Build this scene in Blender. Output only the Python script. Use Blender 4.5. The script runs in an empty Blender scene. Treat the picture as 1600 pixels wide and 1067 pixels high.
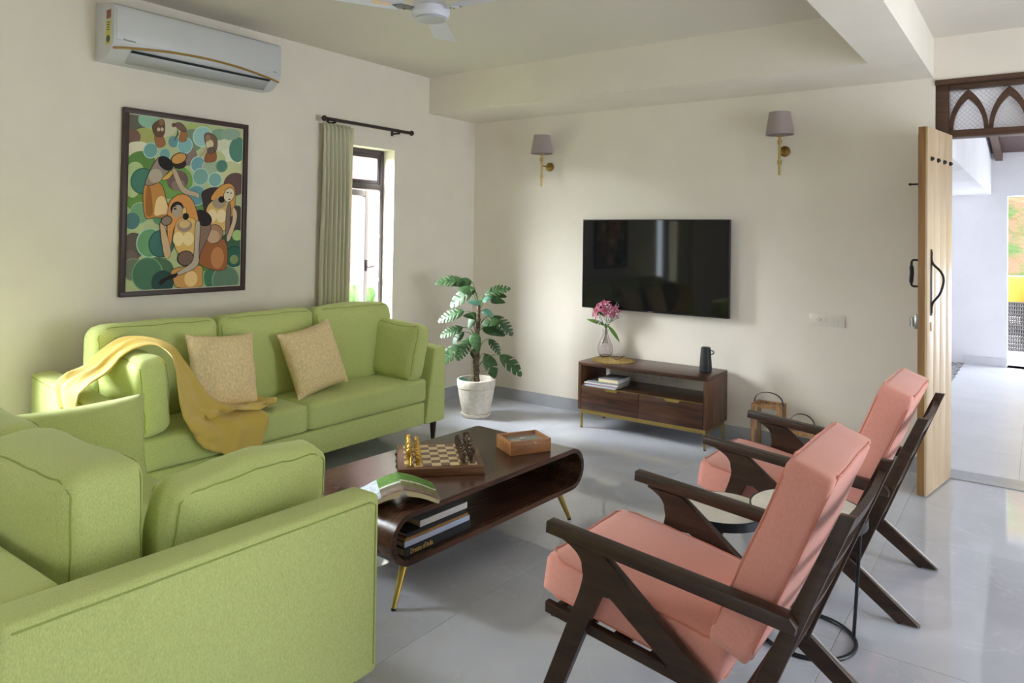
import bpy, bmesh, math, random
from mathutils import Vector, Matrix, noise

random.seed(11)
PI = math.pi
scene = bpy.context.scene
COL = scene.collection

# ------------------------------------------------------------------ camera
def set_camera():
    f, pcx, pcy = 1137.452, 800.0, 346.011
    yaw, pitch, roll = 0.628, 0.018, 0.015
    fw = Vector((-math.sin(yaw) * math.cos(pitch), math.cos(yaw) * math.cos(pitch), math.sin(pitch)))
    r = Vector((math.cos(yaw), math.sin(yaw), 0))
    u = r.cross(fw)
    r2 = math.cos(roll) * r + math.sin(roll) * u
    u2 = -math.sin(roll) * r + math.cos(roll) * u
    cam = bpy.data.cameras.new('camera')
    cam.sensor_fit = 'HORIZONTAL'
    cam.sensor_width = 36
    cam.lens = f / 1600 * 36
    cam.shift_x = (800 - pcx) / 1600
    cam.shift_y = (pcy - 533.5) / 1600
    cam.clip_start = 0.05
    o = bpy.data.objects.new('camera', cam)
    COL.objects.link(o)
    m = Matrix((r2, u2, -fw)).transposed().to_4x4()
    m.translation = Vector((4.101, -5.067, 1.41))
    o.matrix_world = m
    scene.camera = o
set_camera()

# ------------------------------------------------------------------ world and light
w = bpy.data.worlds.new('overcast_sky')
scene.world = w
w.use_nodes = True
bg = w.node_tree.nodes['Background']
bg.inputs[0].default_value = (0.80, 0.895, 1.0, 1)
bg.inputs[1].default_value = 7.6
def portal(loc, rot, sx, sy):
    l = bpy.data.lights.new('sky_portal', 'AREA')
    l.shape = 'RECTANGLE'; l.size = sx; l.size_y = sy
    l.cycles.is_portal = True
    o = bpy.data.objects.new('sky_portal', l)
    o.location = loc; o.rotation_euler = rot
    COL.objects.link(o)
# portals face into the room (local -Z)
portal((-0.155, -1.22, 1.35), (0, -PI / 2, 0), 1.40, 0.45)
portal((-0.155, -4.34, 1.35), (0, -PI / 2, 0), 1.40, 0.74)
portal((3.15, -7.1, 1.5), (PI / 2, 0, 0), 0.5, 1.2)
portal((6.7, -1.8, 0.98), (0, PI / 2, 0), 1.95, 1.9)
portal((4.12, 0.2, 1.05), (-PI / 2, 0, 0), 0.95, 2.1)
sun = bpy.data.lights.new('hazy_sun', 'SUN')
sun.energy = 62.0
sun.angle = math.radians(58)
sun.color = (0.93, 0.965, 1.0)
so = bpy.data.objects.new('hazy_sun', sun)
so.rotation_euler = Vector((0.61, 0.69, -0.50)).to_track_quat('-Z', 'Y').to_euler()
COL.objects.link(so)
vs = scene.view_settings
vs.view_transform = 'Standard'
vs.look = 'None'
vs.exposure = 0.27
vs.gamma = 1.0
vs.use_curve_mapping = False
scene.cycles.use_denoising = True
scene.cycles.max_bounces = 10
scene.cycles.diffuse_bounces = 6
scene.cycles.sample_clamp_indirect = 8.0

# ------------------------------------------------------------------ helpers: materials
M = {}
def lin(c):
    c = c / 255.0
    return c / 12.92 if c <= 0.04045 else ((c + 0.055) / 1.055) ** 2.4
def S(r, g, b, k=1.0):
    """sRGB 0..255 to linear, divided by k"""
    return tuple(min(0.92, lin(v) / k) for v in (r, g, b)) + (1,)

def mat(name, col, rough=0.5, metal=0.0, spec=0.5, trans=0.0, ior=1.45, sheen=0.0, coat=0.0, emit=None):
    m = bpy.data.materials.new(name)
    m.use_nodes = True
    b = m.node_tree.nodes['Principled BSDF']
    b.inputs['Base Color'].default_value = col
    b.inputs['Roughness'].default_value = rough
    b.inputs['Metallic'].default_value = metal
    b.inputs['Specular IOR Level'].default_value = spec
    b.inputs['Transmission Weight'].default_value = trans
    b.inputs['IOR'].default_value = ior
    b.inputs['Sheen Weight'].default_value = sheen
    b.inputs['Coat Weight'].default_value = coat
    M[name] = m
    return m

def nd(m, t, **kw):
    n = m.node_tree.nodes.new(t)
    for k, v in kw.items():
        setattr(n, k, v)
    return n
def lk(m, a, b):
    m.node_tree.links.new(a, b)
def bsdf(m):
    return m.node_tree.nodes['Principled BSDF']

def add_noise(m, c1, c2, scale=(5, 5, 5), nscale=1.0, detail=4, lo=0.35, hi=0.65, bump=0.0, bscale=None, bdist=0.002, coord='Object', distort=0.0, rough=None):
    tc = nd(m, 'ShaderNodeTexCoord')
    mp = nd(m, 'ShaderNodeMapping')
    mp.inputs['Scale'].default_value = scale
    src = tc.outputs[coord]
    lk(m, src, mp.inputs['Vector'])
    nz = nd(m, 'ShaderNodeTexNoise')
    nz.inputs['Scale'].default_value = nscale
    nz.inputs['Detail'].default_value = detail
    nz.inputs['Distortion'].default_value = distort
    lk(m, mp.outputs[0], nz.inputs['Vector'])
    cr = nd(m, 'ShaderNodeValToRGB')
    cr.color_ramp.elements[0].position = lo
    cr.color_ramp.elements[0].color = c1
    cr.color_ramp.elements[1].position = hi
    cr.color_ramp.elements[1].color = c2
    lk(m, nz.outputs['Fac'], cr.inputs[0])
    lk(m, cr.outputs[0], bsdf(m).inputs['Base Color'])
    if bump:
        n2 = nd(m, 'ShaderNodeTexNoise')
        n2.inputs['Scale'].default_value = bscale or 200
        n2.inputs['Detail'].default_value = 2
        lk(m, src, n2.inputs['Vector'])
        bp = nd(m, 'ShaderNodeBump')
        bp.inputs['Strength'].default_value = bump
        bp.inputs['Distance'].default_value = bdist
        lk(m, n2.outputs['Fac'], bp.inputs['Height'])
        lk(m, bp.outputs[0], bsdf(m).inputs['Normal'])
    return m

def fabric(name, col, var=0.12, sheen=0.3, weave=420, rough=0.95, bump=0.35):
    c1 = tuple(v * (1 - var) for v in col[:3]) + (1,)
    c2 = tuple(min(0.95, v * (1 + var)) for v in col[:3]) + (1,)
    m = mat(name, col, rough=rough, spec=0.15, sheen=sheen)
    add_noise(m, c1, c2, (weave, weave, weave * 0.35), 1.0, 2, 0.3, 0.7, bump, weave, 0.0012)
    return m

def wood(name, c1, c2, axis='Y', fine=1.0, rough=0.35, coat=0.0, coord='Object'):
    m = mat(name, c1, rough=rough, spec=0.45, coat=coat)
    sc = {'X': (1.6, 22, 22), 'Y': (22, 1.6, 22), 'Z': (22, 22, 1.6)}[axis]
    add_noise(m, c1, c2, tuple(v * fine for v in sc), 1.0, 6, 0.32, 0.72, 0.15, 90, 0.001, coord=coord, distort=1.2)
    return m

mat('wall', S(234, 226, 213), 0.9, spec=0.2)
add_noise(M['wall'], S(232, 224, 211), S(237, 229, 216), (3, 3, 3), 1, 3, 0.3, 0.7, 0.12, 260, 0.001)
mat('ceiling', S(218, 211, 199), 0.92, spec=0.2)
mat('white_ext', S(236, 234, 236), 0.9, spec=0.2)
add_noise(M['white_ext'], S(232, 230, 233), S(240, 238, 240), (2, 2, 2), 1, 3, 0.3, 0.7, 0.5, 90, 0.004)
mat('grout', S(120, 120, 122), 0.6)
mat('baseboard', S(166, 167, 172), 0.25)
add_noise(M['baseboard'], S(160, 161, 166), S(174, 175, 180), (5, 5, 5), 1, 4)
# polished grey marble tile
def marble(name, base, dark, vein, rough):
    m = mat(name, base, rough, spec=0.5, ior=1.5)
    geo = nd(m, 'ShaderNodeNewGeometry')
    oi = nd(m, 'ShaderNodeObjectInfo')
    mul = nd(m, 'ShaderNodeVectorMath', operation='MULTIPLY_ADD')
    comb = nd(m, 'ShaderNodeCombineXYZ')
    lk(m, oi.outputs['Random'], comb.inputs[0]); lk(m, oi.outputs['Random'], comb.inputs[1]); lk(m, oi.outputs['Random'], comb.inputs[2])
    mul.inputs[1].default_value = (37, 19, 53)
    lk(m, comb.outputs[0], mul.inputs[0]); lk(m, geo.outputs['Position'], mul.inputs[2])
    n1 = nd(m, 'ShaderNodeTexNoise'); n1.inputs['Scale'].default_value = 1.6; n1.inputs['Detail'].default_value = 6; n1.inputs['Distortion'].default_value = 1.5
    lk(m, mul.outputs[0], n1.inputs['Vector'])
    cr = nd(m, 'ShaderNodeValToRGB')
    cr.color_ramp.elements[0].position = 0.3; cr.color_ramp.elements[0].color = dark
    cr.color_ramp.elements[1].position = 0.7; cr.color_ramp.elements[1].color = base
    lk(m, n1.outputs['Fac'], cr.inputs[0])
    n2 = nd(m, 'ShaderNodeTexNoise'); n2.inputs['Scale'].default_value = 1.3; n2.inputs['Detail'].default_value = 4; n2.inputs['Distortion'].default_value = 2.2
    lk(m, mul.outputs[0], n2.inputs['Vector'])
    sb = nd(m, 'ShaderNodeMath', operation='SUBTRACT'); sb.inputs[1].default_value = 0.5
    ab = nd(m, 'ShaderNodeMath', operation='ABSOLUTE')
    mr = nd(m, 'ShaderNodeMapRange'); mr.inputs[1].default_value = 0.0; mr.inputs[2].default_value = 0.006; mr.inputs[3].default_value = 0.4; mr.inputs[4].default_value = 0.0
    lk(m, n2.outputs['Fac'], sb.inputs[0]); lk(m, sb.outputs[0], ab.inputs[0]); lk(m, ab.outputs[0], mr.inputs[0])
    mx = nd(m, 'ShaderNodeMix', data_type='RGBA')
    mx.inputs['B'].default_value = vein
    lk(m, mr.outputs[0], mx.inputs['Factor']); lk(m, cr.outputs[0], mx.inputs['A'])
    lk(m, mx.outputs['Result'], bsdf(m).inputs['Base Color'])
    return m
marble('floor_tile', S(203, 206, 216), S(189, 192, 202), S(222, 222, 226), 0.06)
marble('porch_tile', S(214, 214, 218), S(204, 204, 208), S(224, 224, 226), 0.3)

fabric('green', S(196, 207, 132), 0.12, 0.15)
fabric('gold_fabric', S(234, 210, 160), 0.16, 0.1, 160, 0.7, 0.3)
fabric('pink', S(220, 152, 138), 0.05, 0.3, 300, 0.85, 0.12)
fabric('piping_pink', S(206, 128, 108), 0.05, 0.4, 300)
fabric('seam_green', S(158, 172, 94), 0.05, 0.1)
fabric('shawl', S(212, 184, 94), 0.08, 0.4, 500, 0.75, 0.2)
fabric('curtain', S(204, 201, 176), 0.08, 0.1, 500, 0.9, 0.2)
fabric('lining', S(214, 208, 170), 0.03, 0.1, 500)
wood('rosewood', S(52, 34, 27), S(94, 62, 46), 'Y', 1.4, 0.26)
wood('rosewood_x', S(44, 28, 22), S(88, 56, 38), 'X', 1.3, 0.3)
wood('rosewood_z', S(52, 33, 24), S(108, 70, 44), 'Z', 1.3, 0.33)
wood('chair_wood', S(42, 29, 21), S(68, 48, 35), 'X', 1.2, 0.36)
wood('teak', S(184, 158, 124), S(204, 180, 148), 'Z', 0.7, 0.35)
wood('teak_edge', S(122, 88, 48), S(150, 110, 62), 'Z', 1.0, 0.5)
wood('frame_wood', S(70, 48, 36), S(94, 66, 48), 'X', 1.0, 0.5)
wood('box_wood', S(138, 92, 54), S(176, 122, 76), 'X', 3.0, 0.4)
wood('lantern_wood', S(122, 84, 50), S(186, 138, 90), 'Z', 2.5, 0.6)
wood('board_wood', S(86, 56, 34), S(118, 80, 52), 'X', 3.0, 0.4)
mat('square_light', S(216, 190, 142), 0.4)
mat('square_dark', S(112, 84, 62), 0.4)
mat('brass', S(176, 152, 92), 0.35, 1.0)
mat('brass_old', S(150, 122, 66), 0.38, 1.0)
mat('leg_gold', S(188, 162, 88), 0.4, 0.85)
mat('gold_piece', S(214, 178, 92), 0.28, 1.0)
mat('dark_piece', S(96, 78, 64), 0.35, 0.9)
mat('black_metal', S(40, 42, 46), 0.4, 0.4)
mat('iron', S(46, 44, 46), 0.55, 0.5)
mat('steel', S(150, 150, 148), 0.35, 1.0)
mat('black_plastic', S(34, 35, 38), 0.55)
mat('rubber', S(24, 24, 24), 0.8)
mat('tv_screen', (0.006, 0.006, 0.007, 1), 0.05, spec=0.5)
mat('tv_bezel', S(20, 20, 22), 0.35)
mat('ac_white', S(204, 205, 207), 0.35)
mat('ac_grey', S(186, 187, 190), 0.4)
mat('dark_slot', S(26, 27, 32), 0.6)
mat('gold_trim', S(168, 134, 62), 0.35, 0.5)
mat('white_plastic', S(228, 221, 209), 0.35)
mat('shade', S(160, 146, 146), 0.9, spec=0.1, sheen=0.2)
mat('fan_white', S(214, 214, 226), 0.35)
mat('fan_metal', S(120, 118, 124), 0.4, 0.6)
mat('fan_tag', S(240, 206, 176), 0.5)
mat('window_frame', S(74, 66, 70), 0.45)
mat('rod', S(52, 40, 36), 0.5)
def thin_glass(name, tint):
    m = mat(name, (1, 1, 1, 1), 0.0)
    out = m.node_tree.nodes['Material Output']
    tr = nd(m, 'ShaderNodeBsdfTransparent'); tr.inputs[0].default_value = tint
    gl = nd(m, 'ShaderNodeBsdfGlossy'); gl.inputs['Roughness'].default_value = 0.02
    fr_ = nd(m, 'ShaderNodeFresnel'); fr_.inputs[0].default_value = 1.45
    mx = nd(m, 'ShaderNodeMixShader')
    ge = nd(m, 'ShaderNodeNewGeometry')
    inv = nd(m, 'ShaderNodeMath', operation='SUBTRACT'); inv.inputs[0].default_value = 1.0
    mu = nd(m, 'ShaderNodeMath', operation='MULTIPLY')
    lk(m, ge.outputs['Backfacing'], inv.inputs[1]); lk(m, inv.outputs[0], mu.inputs[0]); lk(m, fr_.outputs[0], mu.inputs[1])
    lk(m, mu.outputs[0], mx.inputs[0]); lk(m, tr.outputs[0], mx.inputs[1]); lk(m, gl.outputs[0], mx.inputs[2])
    lk(m, mx.outputs[0], out.inputs['Surface'])
thin_glass('glass', (0.97, 0.98, 0.98, 1))
mat('vase_glass', (0.97, 0.93, 0.97, 1), 0.02, trans=1.0, ior=1.3)
mat('frosted', (0.93, 0.93, 0.97, 1), 0.45, trans=0.85, ior=1.3)
mat('marble_top', S(226, 222, 210), 0.25)
add_noise(M['marble_top'], S(216, 212, 200), S(232, 228, 218), (6, 6, 6), 1, 5, distort=1.5)
mat('pot', S(222, 214, 200), 0.85)
add_noise(M['pot'], S(216, 207, 192), S(232, 224, 210), (40, 40, 40), 1, 3, bump=0.3, bscale=160)
mat('soil', S(84, 70, 58), 0.95)
mat('stem', S(104, 88, 68), 0.9)
add_noise(M['stem'], S(66, 54, 42), S(134, 116, 92), (30, 30, 60), 1, 3, bump=0.6, bscale=90, bdist=0.01)
mat('stalk', S(118, 142, 84), 0.5)
mat('leaf', S(52, 86, 48), 0.42)
add_noise(M['leaf'], S(46, 74, 42), S(74, 108, 62), (7, 7, 7), 1, 3, 0.3, 0.75)
mat('leaf_new', S(110, 164, 142), 0.32)
mat('lily_leaf', S(96, 140, 56), 0.4)
mat('lily_pink', S(192, 108, 134), 0.55, sheen=0.2)
add_noise(M['lily_pink'], S(150, 40, 76), S(204, 118, 150), (28, 28, 28), 1, 2, 0.3, 0.7)
mat('lily_red', S(178, 74, 70), 0.55)
mat('petal_white', S(230, 228, 228), 0.6)
mat('petal_mauve', S(180, 140, 160), 0.6)
mat('doily', S(170, 142, 74), 0.6, 0.3)
add_noise(M['doily'], S(128, 96, 46), S(204, 176, 100), (90, 90, 90), 1, 2, 0.35, 0.65, 0.6, 220, 0.003)
mat('paper', S(218, 204, 166), 0.9)
mat('white_book', S(206, 204, 202), 0.6)
mat('grey_book', S(140, 140, 142), 0.6)
mat('black_book', S(38, 38, 40), 0.5)
mat('brown_book', S(150, 112, 66), 0.6)
mat('blue_book', S(180, 190, 214), 0.55)
mat('green_book', S(104, 104, 88), 0.6)
mat('gold_ink', S(222, 190, 104), 0.5)
mat('ink', S(30, 30, 34), 0.6)
mat('ink_white', S(190, 188, 186), 0.6)
mat('frame_dark', S(66, 50, 46), 0.45)
mat('mount', S(206, 198, 178), 0.8)
mat('print', (1, 1, 1, 1), 0.75, spec=0.2)
def vcol(m):
    a = nd(m, 'ShaderNodeAttribute'); a.attribute_name = 'Col'
    lk(m, a.outputs['Color'], bsdf(m).inputs['Base Color'])
vcol(M['print'])
mat('sticker_y', S(206, 200, 92), 0.5)
mat('sticker_g', S(64, 92, 76), 0.5)
mat('sticker_r', S(150, 90, 74), 0.5)
mat('wicker', S(70, 66, 66), 0.6)
mat('yellow_cloth', S(150, 118, 36), 0.8)
mat('palm', S(72, 128, 46), 0.5)
mat('pebble', S(150, 148, 150), 0.7)
mat('shell', S(214, 198, 184), 0.7)
mat('grey_felt', S(150, 154, 150), 0.9)
mat('roof_dark', S(98, 76, 74), 0.7)
mat('hill', S(120, 104, 80), 0.95)
add_noise(M['hill'], S(66, 84, 42), S(112, 80, 64), (3.5, 3.5, 3.5), 1, 6, 0.35, 0.65, 0.8, 6, 0.1)
mat('house_pink', S(196, 128, 134), 0.9)
mat('house_roof', S(200, 186, 180), 0.9)
mat('grass', S(150, 160, 116), 0.95)
mat('hedge', S(84, 112, 60), 0.9)

# ------------------------------------------------------------------ helpers: objects
def tag(o, label=None, cat=None, group=None, kind=None):
    if label: o['label'] = label
    if cat: o['category'] = cat
    if group: o['group'] = group
    if kind: o['kind'] = kind
    return o
def thing(name, label, cat, loc=(0, 0, 0), rz=0.0, group=None, kind=None):
    o = bpy.data.objects.new(name, None)
    o.empty_display_size = 0.1
    COL.objects.link(o)
    o.location = loc; o.rotation_euler = (0, 0, rz)
    return tag(o, label, cat, group, kind)
def mesh_of(name, bm, m, smooth=True, ang=35):
    me = bpy.data.meshes.new(name)
    bmesh.ops.recalc_face_normals(bm, faces=bm.faces)
    bm.to_mesh(me); bm.free()
    if smooth:
        me.shade_smooth()
        me.set_sharp_from_angle(angle=math.radians(ang))
    ms = m if isinstance(m, (list, tuple)) else [m]
    for q in ms:
        me.materials.append(M[q])
    return me
def obj(name, bm, m, parent=None, loc=(0, 0, 0), rot=(0, 0, 0), smooth=True, ang=35, label=None):
    me = bm if isinstance(bm, bpy.types.Mesh) else mesh_of(name, bm, m, smooth, ang)
    o = bpy.data.objects.new(name, me)
    COL.objects.link(o)
    o.location = loc; o.rotation_euler = rot
    if parent: o.parent = parent
    if label: o['label'] = label
    return o
def copy_tree(o, parent=None):
    c = o.copy(); COL.objects.link(c); c.parent = parent
    for ch in list(o.children):
        copy_tree(ch, c)
    return c
NB = bmesh.new

def box(bm, c, s, bev=0.0, seg=2, rot=None):
    m = Matrix.Translation(Vector(c))
    if rot is not None:
        m = m @ (rot if isinstance(rot, Matrix) else Matrix.Rotation(rot, 4, 'Z'))
    r = bmesh.ops.create_cube(bm, size=1.0, matrix=m @ Matrix.Diagonal((s[0], s[1], s[2], 1)))
    if bev:
        es = list({e for v in r['verts'] for e in v.link_edges})
        bmesh.ops.bevel(bm, geom=es, offset=bev, segments=seg, affect='EDGES', profile=0.5)
    return bm
def bxx(x0, x1, y0, y1, z0, z1, bev=0.0, bm=None, seg=2):
    bm = bm or NB()
    return box(bm, ((x0 + x1) / 2, (y0 + y1) / 2, (z0 + z1) / 2), (x1 - x0, y1 - y0, z1 - z0), bev, seg)
def prism(bm, pts, t, mtx=None, bev=0.0, seg=2):
    """polygon pts (a,b) in local XY extruded +-t/2 along local Z"""
    mtx = mtx or Matrix()
    lo = [bm.verts.new(mtx @ Vector((a, b, -t / 2))) for a, b in pts]
    hi = [bm.verts.new(mtx @ Vector((a, b, t / 2))) for a, b in pts]
    f1 = bm.faces.new(lo); f2 = bm.faces.new(list(reversed(hi)))
    n = len(pts)
    for i in range(n):
        bm.faces.new((lo[(i + 1) % n], lo[i], hi[i], hi[(i + 1) % n]))
    if bev:
        es = list(f1.edges) + list(f2.edges)
        bmesh.ops.bevel(bm, geom=es, offset=bev, segments=seg, affect='EDGES', profile=0.5)
    return bm
XZ = Matrix(((1, 0, 0, 0), (0, 0, 1, 0), (0, 1, 0, 0), (0, 0, 0, 1)))   # (a,b,t) -> x=a, z=b, y=t
def lathe(bm, prof, n=24, c=(0, 0, 0), closed_bottom=True, closed_top=True):
    rings = []
    for r, z in prof:
        rings.append([bm.verts.new((c[0] + r * math.cos(2 * PI * i / n), c[1] + r * math.sin(2 * PI * i / n), c[2] + z)) for i in range(n)])
    for a, b in zip(rings, rings[1:]):
        for i in range(n):
            bm.faces.new((a[i], a[(i + 1) % n], b[(i + 1) % n], b[i]))
    if closed_bottom: bm.faces.new(list(reversed(rings[0])))
    if closed_top: bm.faces.new(rings[-1])
    return bm
def tube(bm, pts, r, n=8, closed=False, caps=True):
    pts = [Vector(p) for p in pts]
    N = len(pts)
    rs = r if isinstance(r, (list, tuple)) else [r] * N
    rings = []
    prev = None
    for i, p in enumerate(pts):
        if closed: t = pts[(i + 1) % N] - pts[i - 1]
        else: t = pts[min(i + 1, N - 1)] - pts[max(i - 1, 0)]
        t.normalize()
        if prev is None:
            a = Vector((0, 0, 1)) if abs(t.z) < 0.9 else Vector((1, 0, 0))
            nrm = (a - t * a.dot(t)).normalized()
        else:
            nrm = (prev - t * prev.dot(t))
            if nrm.length < 1e-6: nrm = Vector((1, 0, 0))
            nrm.normalize()
        prev = nrm
        bn = t.cross(nrm)
        rings.append([bm.verts.new(p + rs[i] * (math.cos(2 * PI * k / n) * nrm + math.sin(2 * PI * k / n) * bn)) for k in range(n)])
    pairs = list(zip(rings, rings[1:]))
    if closed: pairs.append((rings[-1], rings[0]))
    for a, b in pairs:
        for k in range(n):
            bm.faces.new((a[k], a[(k + 1) % n], b[(k + 1) % n], b[k]))
    if caps and not closed:
        bm.faces.new(list(reversed(rings[0]))); bm.faces.new(rings[-1])
    return bm
def sphere(bm, c, r, seg=12, rings=8, scale=(1, 1, 1), rot=None):
    m = Matrix.Translation(Vector(c))
    if rot: m = m @ rot
    bmesh.ops.create_uvsphere(bm, u_segments=seg, v_segments=rings, radius=r, matrix=m @ Matrix.Diagonal((scale[0], scale[1], scale[2], 1)))
    return bm
def catmull(pts, k=6, closed=False):
    P = [Vector(p) for p in pts]; out = []
    n = len(P)
    rng = range(n if closed else n - 1)
    for i in rng:
        if closed: p0, p1, p2, p3 = P[i - 1], P[i], P[(i + 1) % n], P[(i + 2) % n]
        else: p0, p1, p2, p3 = P[max(i - 1, 0)], P[i], P[i + 1], P[min(i + 2, n - 1)]
        for j in range(k):
            t = j / k
            out.append(0.5 * (2 * p1 + (p2 - p0) * t + (2 * p0 - 5 * p1 + 4 * p2 - p3) * t * t + (3 * p1 - p0 - 3 * p2 + p3) * t ** 3))
    if not closed: out.append(P[-1])
    return out
def grid(bm, rows):
    V = [[bm.verts.new(p) for p in r] for r in rows]
    for a, b in zip(V, V[1:]):
        for i in range(len(a) - 1):
            bm.faces.new((a[i], a[i + 1], b[i + 1], b[i]))
    return bm
def text_mesh(txt, size, ext=0.0004):
    cu = bpy.data.curves.new('t', 'FONT'); cu.body = txt; cu.size = size; cu.extrude = ext
    cu.resolution_u = 2
    o = bpy.data.objects.new('t', cu)
    COL.objects.link(o)
    dg = bpy.context.evaluated_depsgraph_get()
    me = bpy.data.meshes.new_from_object(o.evaluated_get(dg))
    bpy.data.objects.remove(o)
    return me

def puff_fn(sx, sy, sz, r, bulge, wrinkle, seed):
    h = Vector((sx / 2, sy / 2, sz / 2))
    r = min(r, h.x * 0.95, h.y * 0.95, h.z * 0.95)
    def f(p):
        q = Vector((p.x * h.x, p.y * h.y, p.z * h.z))
        inner = Vector([max(-(h[i] - r), min(h[i] - r, q[i])) for i in range(3)])
        d = q - inner
        if d.length > 1e-9:
            q = inner + d.normalized() * r
        bl = Vector((0, 0, 0))
        for i in range(3):
            j, k = (i + 1) % 3, (i + 2) % 3
            bl[i] = p[i] * bulge[i] * max(0, 1 - p[j] ** 2) * max(0, 1 - p[k] ** 2)
        q = q + bl
        if wrinkle:
            sd = Vector((seed * 3.1, seed * 1.7, seed))
            q = q + noise.noise_vector(q * 5.0 + sd) * wrinkle + noise.noise_vector(q * 16.0 + sd) * wrinkle * 0.3
        return q
    return f
def puff(sx, sy, sz, r=0.03, bulge=(0.02, 0.02, 0.02), n=14, wrinkle=0.0, seed=0):
    """soft box cushion, centred; bulge per axis"""
    bm = NB()
    bmesh.ops.create_cube(bm, size=2.0)
    bmesh.ops.subdivide_edges(bm, edges=bm.edges[:], cuts=n, use_grid_fill=True)
    f = puff_fn(sx, sy, sz, r, bulge, wrinkle, seed)
    for v in bm.verts:
        # push samples toward the edges so that the rounding is well resolved
        v.co = f(Vector([math.copysign(abs(c) ** 0.75, c) for c in v.co]))
    return bm
def puff_seam(sx, sy, sz, r, bulge, n, wrinkle, seed, axis, sign, rad):
    """tube along the edge of one face of the same soft box"""
    f = puff_fn(sx, sy, sz, r, bulge, wrinkle, seed)
    i = 'XYZ'.index(axis); j, k = (i + 1) % 3, (i + 2) % 3
    pts = []
    m = 16
    for c in range(4):
        for t in range(m):
            u = -1 + 2 * (t + 0.5) / m
            a, b = ((u, -1), (1, u), (-u, 1), (-1, -u))[c]
            if abs(u) > 0.9: continue
            p = Vector((0, 0, 0)); p[i] = sign; p[j] = a; p[k] = b
            q = f(p)
            pts.append(q + q.normalized() * 0.0012)
    pts = catmull(pts, 3, True)
    return tube(NB(), pts, rad, 6, closed=True)
def pillow(w_, h_, t_, n=16, pinch=0.07, seed=0, wr=0.004):
    """knife-edge pillow in XZ, thickness along Y"""
    bm = NB()
    V = {}
    for s in (1, -1):
        for i in range(n + 1):
            for j in range(n + 1):
                u, v = -1 + 2 * i / n, -1 + 2 * j / n
                if s == -1 and (i in (0, n) or j in (0, n)):
                    V[s, i, j] = V[1, i, j]; continue
                x = u * w_ / 2 * (1 - pinch * (1 - v * v)); z = v * h_ / 2 * (1 - pinch * (1 - u * u))
                y = s * t_ / 2 * ((1 - u ** 2) * (1 - v ** 2)) ** 0.42
                k = noise.noise(Vector((x * 9 + seed, z * 9, s * 4))) * wr * (1 if abs(y) > 1e-5 else 0)
                V[s, i, j] = bm.verts.new((x, y + k, z))
    for s in (1, -1):
        for i in range(n):
            for j in range(n):
                q = [V[s, i, j], V[s, i + 1, j], V[s, i + 1, j + 1], V[s, i, j + 1]]
                bm.faces.new(q if s == -1 else q[::-1])
    return bm

# ================================================================== SETTING
def struct(name, bm, m, label, parent=None):
    o = obj(name, bm, m, parent, smooth=False)
    o['kind'] = 'structure'
    o['label'] = label
    return o

# floor with large polished tiles
fl = struct('floor', bxx(0, 6.6, -7, 0.0, -0.12, -0.006), 'grout', 'polished grey marble tiled living room floor')
TS = 1.17
tile_meshes = {}
def tile(x0, x1, y0, y1, parent, m='floor_tile', z1=0.0):
    k = (round(x1 - x0, 3), round(y1 - y0, 3), m)
    if k not in tile_meshes:
        hx, hy = (x1 - x0) / 2 - 0.0007, (y1 - y0) / 2 - 0.0007
        tile_meshes[k] = mesh_of('tile', bxx(-hx, hx, -hy, hy, -0.012, 0, 0.0008, seg=1), m, smooth=False)
    return obj('tile', tile_meshes[k], None, parent, ((x0 + x1) / 2, (y0 + y1) / 2, z1))
xs = [0.0] + [2.35 + TS * i for i in range(-2, 4)] + [6.6]
ys = [-7.0] + [-1.12 + TS * i for i in range(-5, 1)] + [0.0]
for a, b in zip(xs, xs[1:]):
    for c, d in zip(ys, ys[1:]):
        if b - a > 0.02 and d - c > 0.02:
            tile(a, b, c, d, fl)

def wall_boxes(fixed, a0, a1, z0, z1, holes, along):
    """boxes of a wall running along 'y' or 'x' with rectangular holes (a,b,za,zb)"""
    bm = NB()
    def bb(p, q, za, zb):
        if q - p < 1e-4 or zb - za < 1e-4: return
        if along == 'y': bxx(fixed[0], fixed[1], p, q, za, zb, bm=bm)
        else: bxx(p, q, fixed[0], fixed[1], za, zb, bm=bm)
    cur = a0
    for (p, q, za, zb) in sorted(holes):
        bb(cur, p, z0, z1); bb(p, q, z0, za); bb(p, q, zb, z1)
        cur = q
    bb(cur, a1, z0, z1)
    return bm
HS, HC, HR = 2.40, 2.698, 2.642
W1 = (-1.46, -1.0, 0.64, 2.055)
W2 = (-4.66, -4.02, 0.64, 2.055)
struct('wall_left', wall_boxes((-0.16, 0.0), -7.2, 0.2, -0.12, 2.8, [W1, W2], 'y'), 'wall', 'cream painted wall behind the long green sofa')
struct('wall_back', wall_boxes((0.0, 0.2), 0.0, 6.8, -0.12, 2.8, [(3.582, 4.62, 0.0, 2.385)], 'x'), 'wall', 'cream painted wall carrying the television')
struct('wall_right', wall_boxes((6.6, 6.8), -7.2, 0.0, -0.12, 2.8, [(-2.75, -0.85, 0.0, 1.95)], 'y'), 'wall', 'cream wall on the right of the room')
struct('wall_front', wall_boxes((-7.2, -7.0), 0.0, 6.6, -0.12, 2.8, [(2.9, 3.4, 0.9, 2.1)], 'x'), 'wall', 'cream wall behind the viewer')
struct('ceiling', bxx(0, 3.45, -7, 0, HC, HC + 0.1), 'ceiling', 'pale ceiling recessed between the beams')
struct('ceiling_right', bxx(3.45, 6.6, -7, 0, HR, HR + 0.1), 'ceiling', 'pale ceiling above the entrance')
struct('wall_sun_blocker', bxx(-0.16, 6.8, -7.2, 0.2, 2.81, 5.6), 'white_ext', 'unseen white block added above the room to stop sun')  # unseen block, added so the sun misses the porch chair and garden
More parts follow.
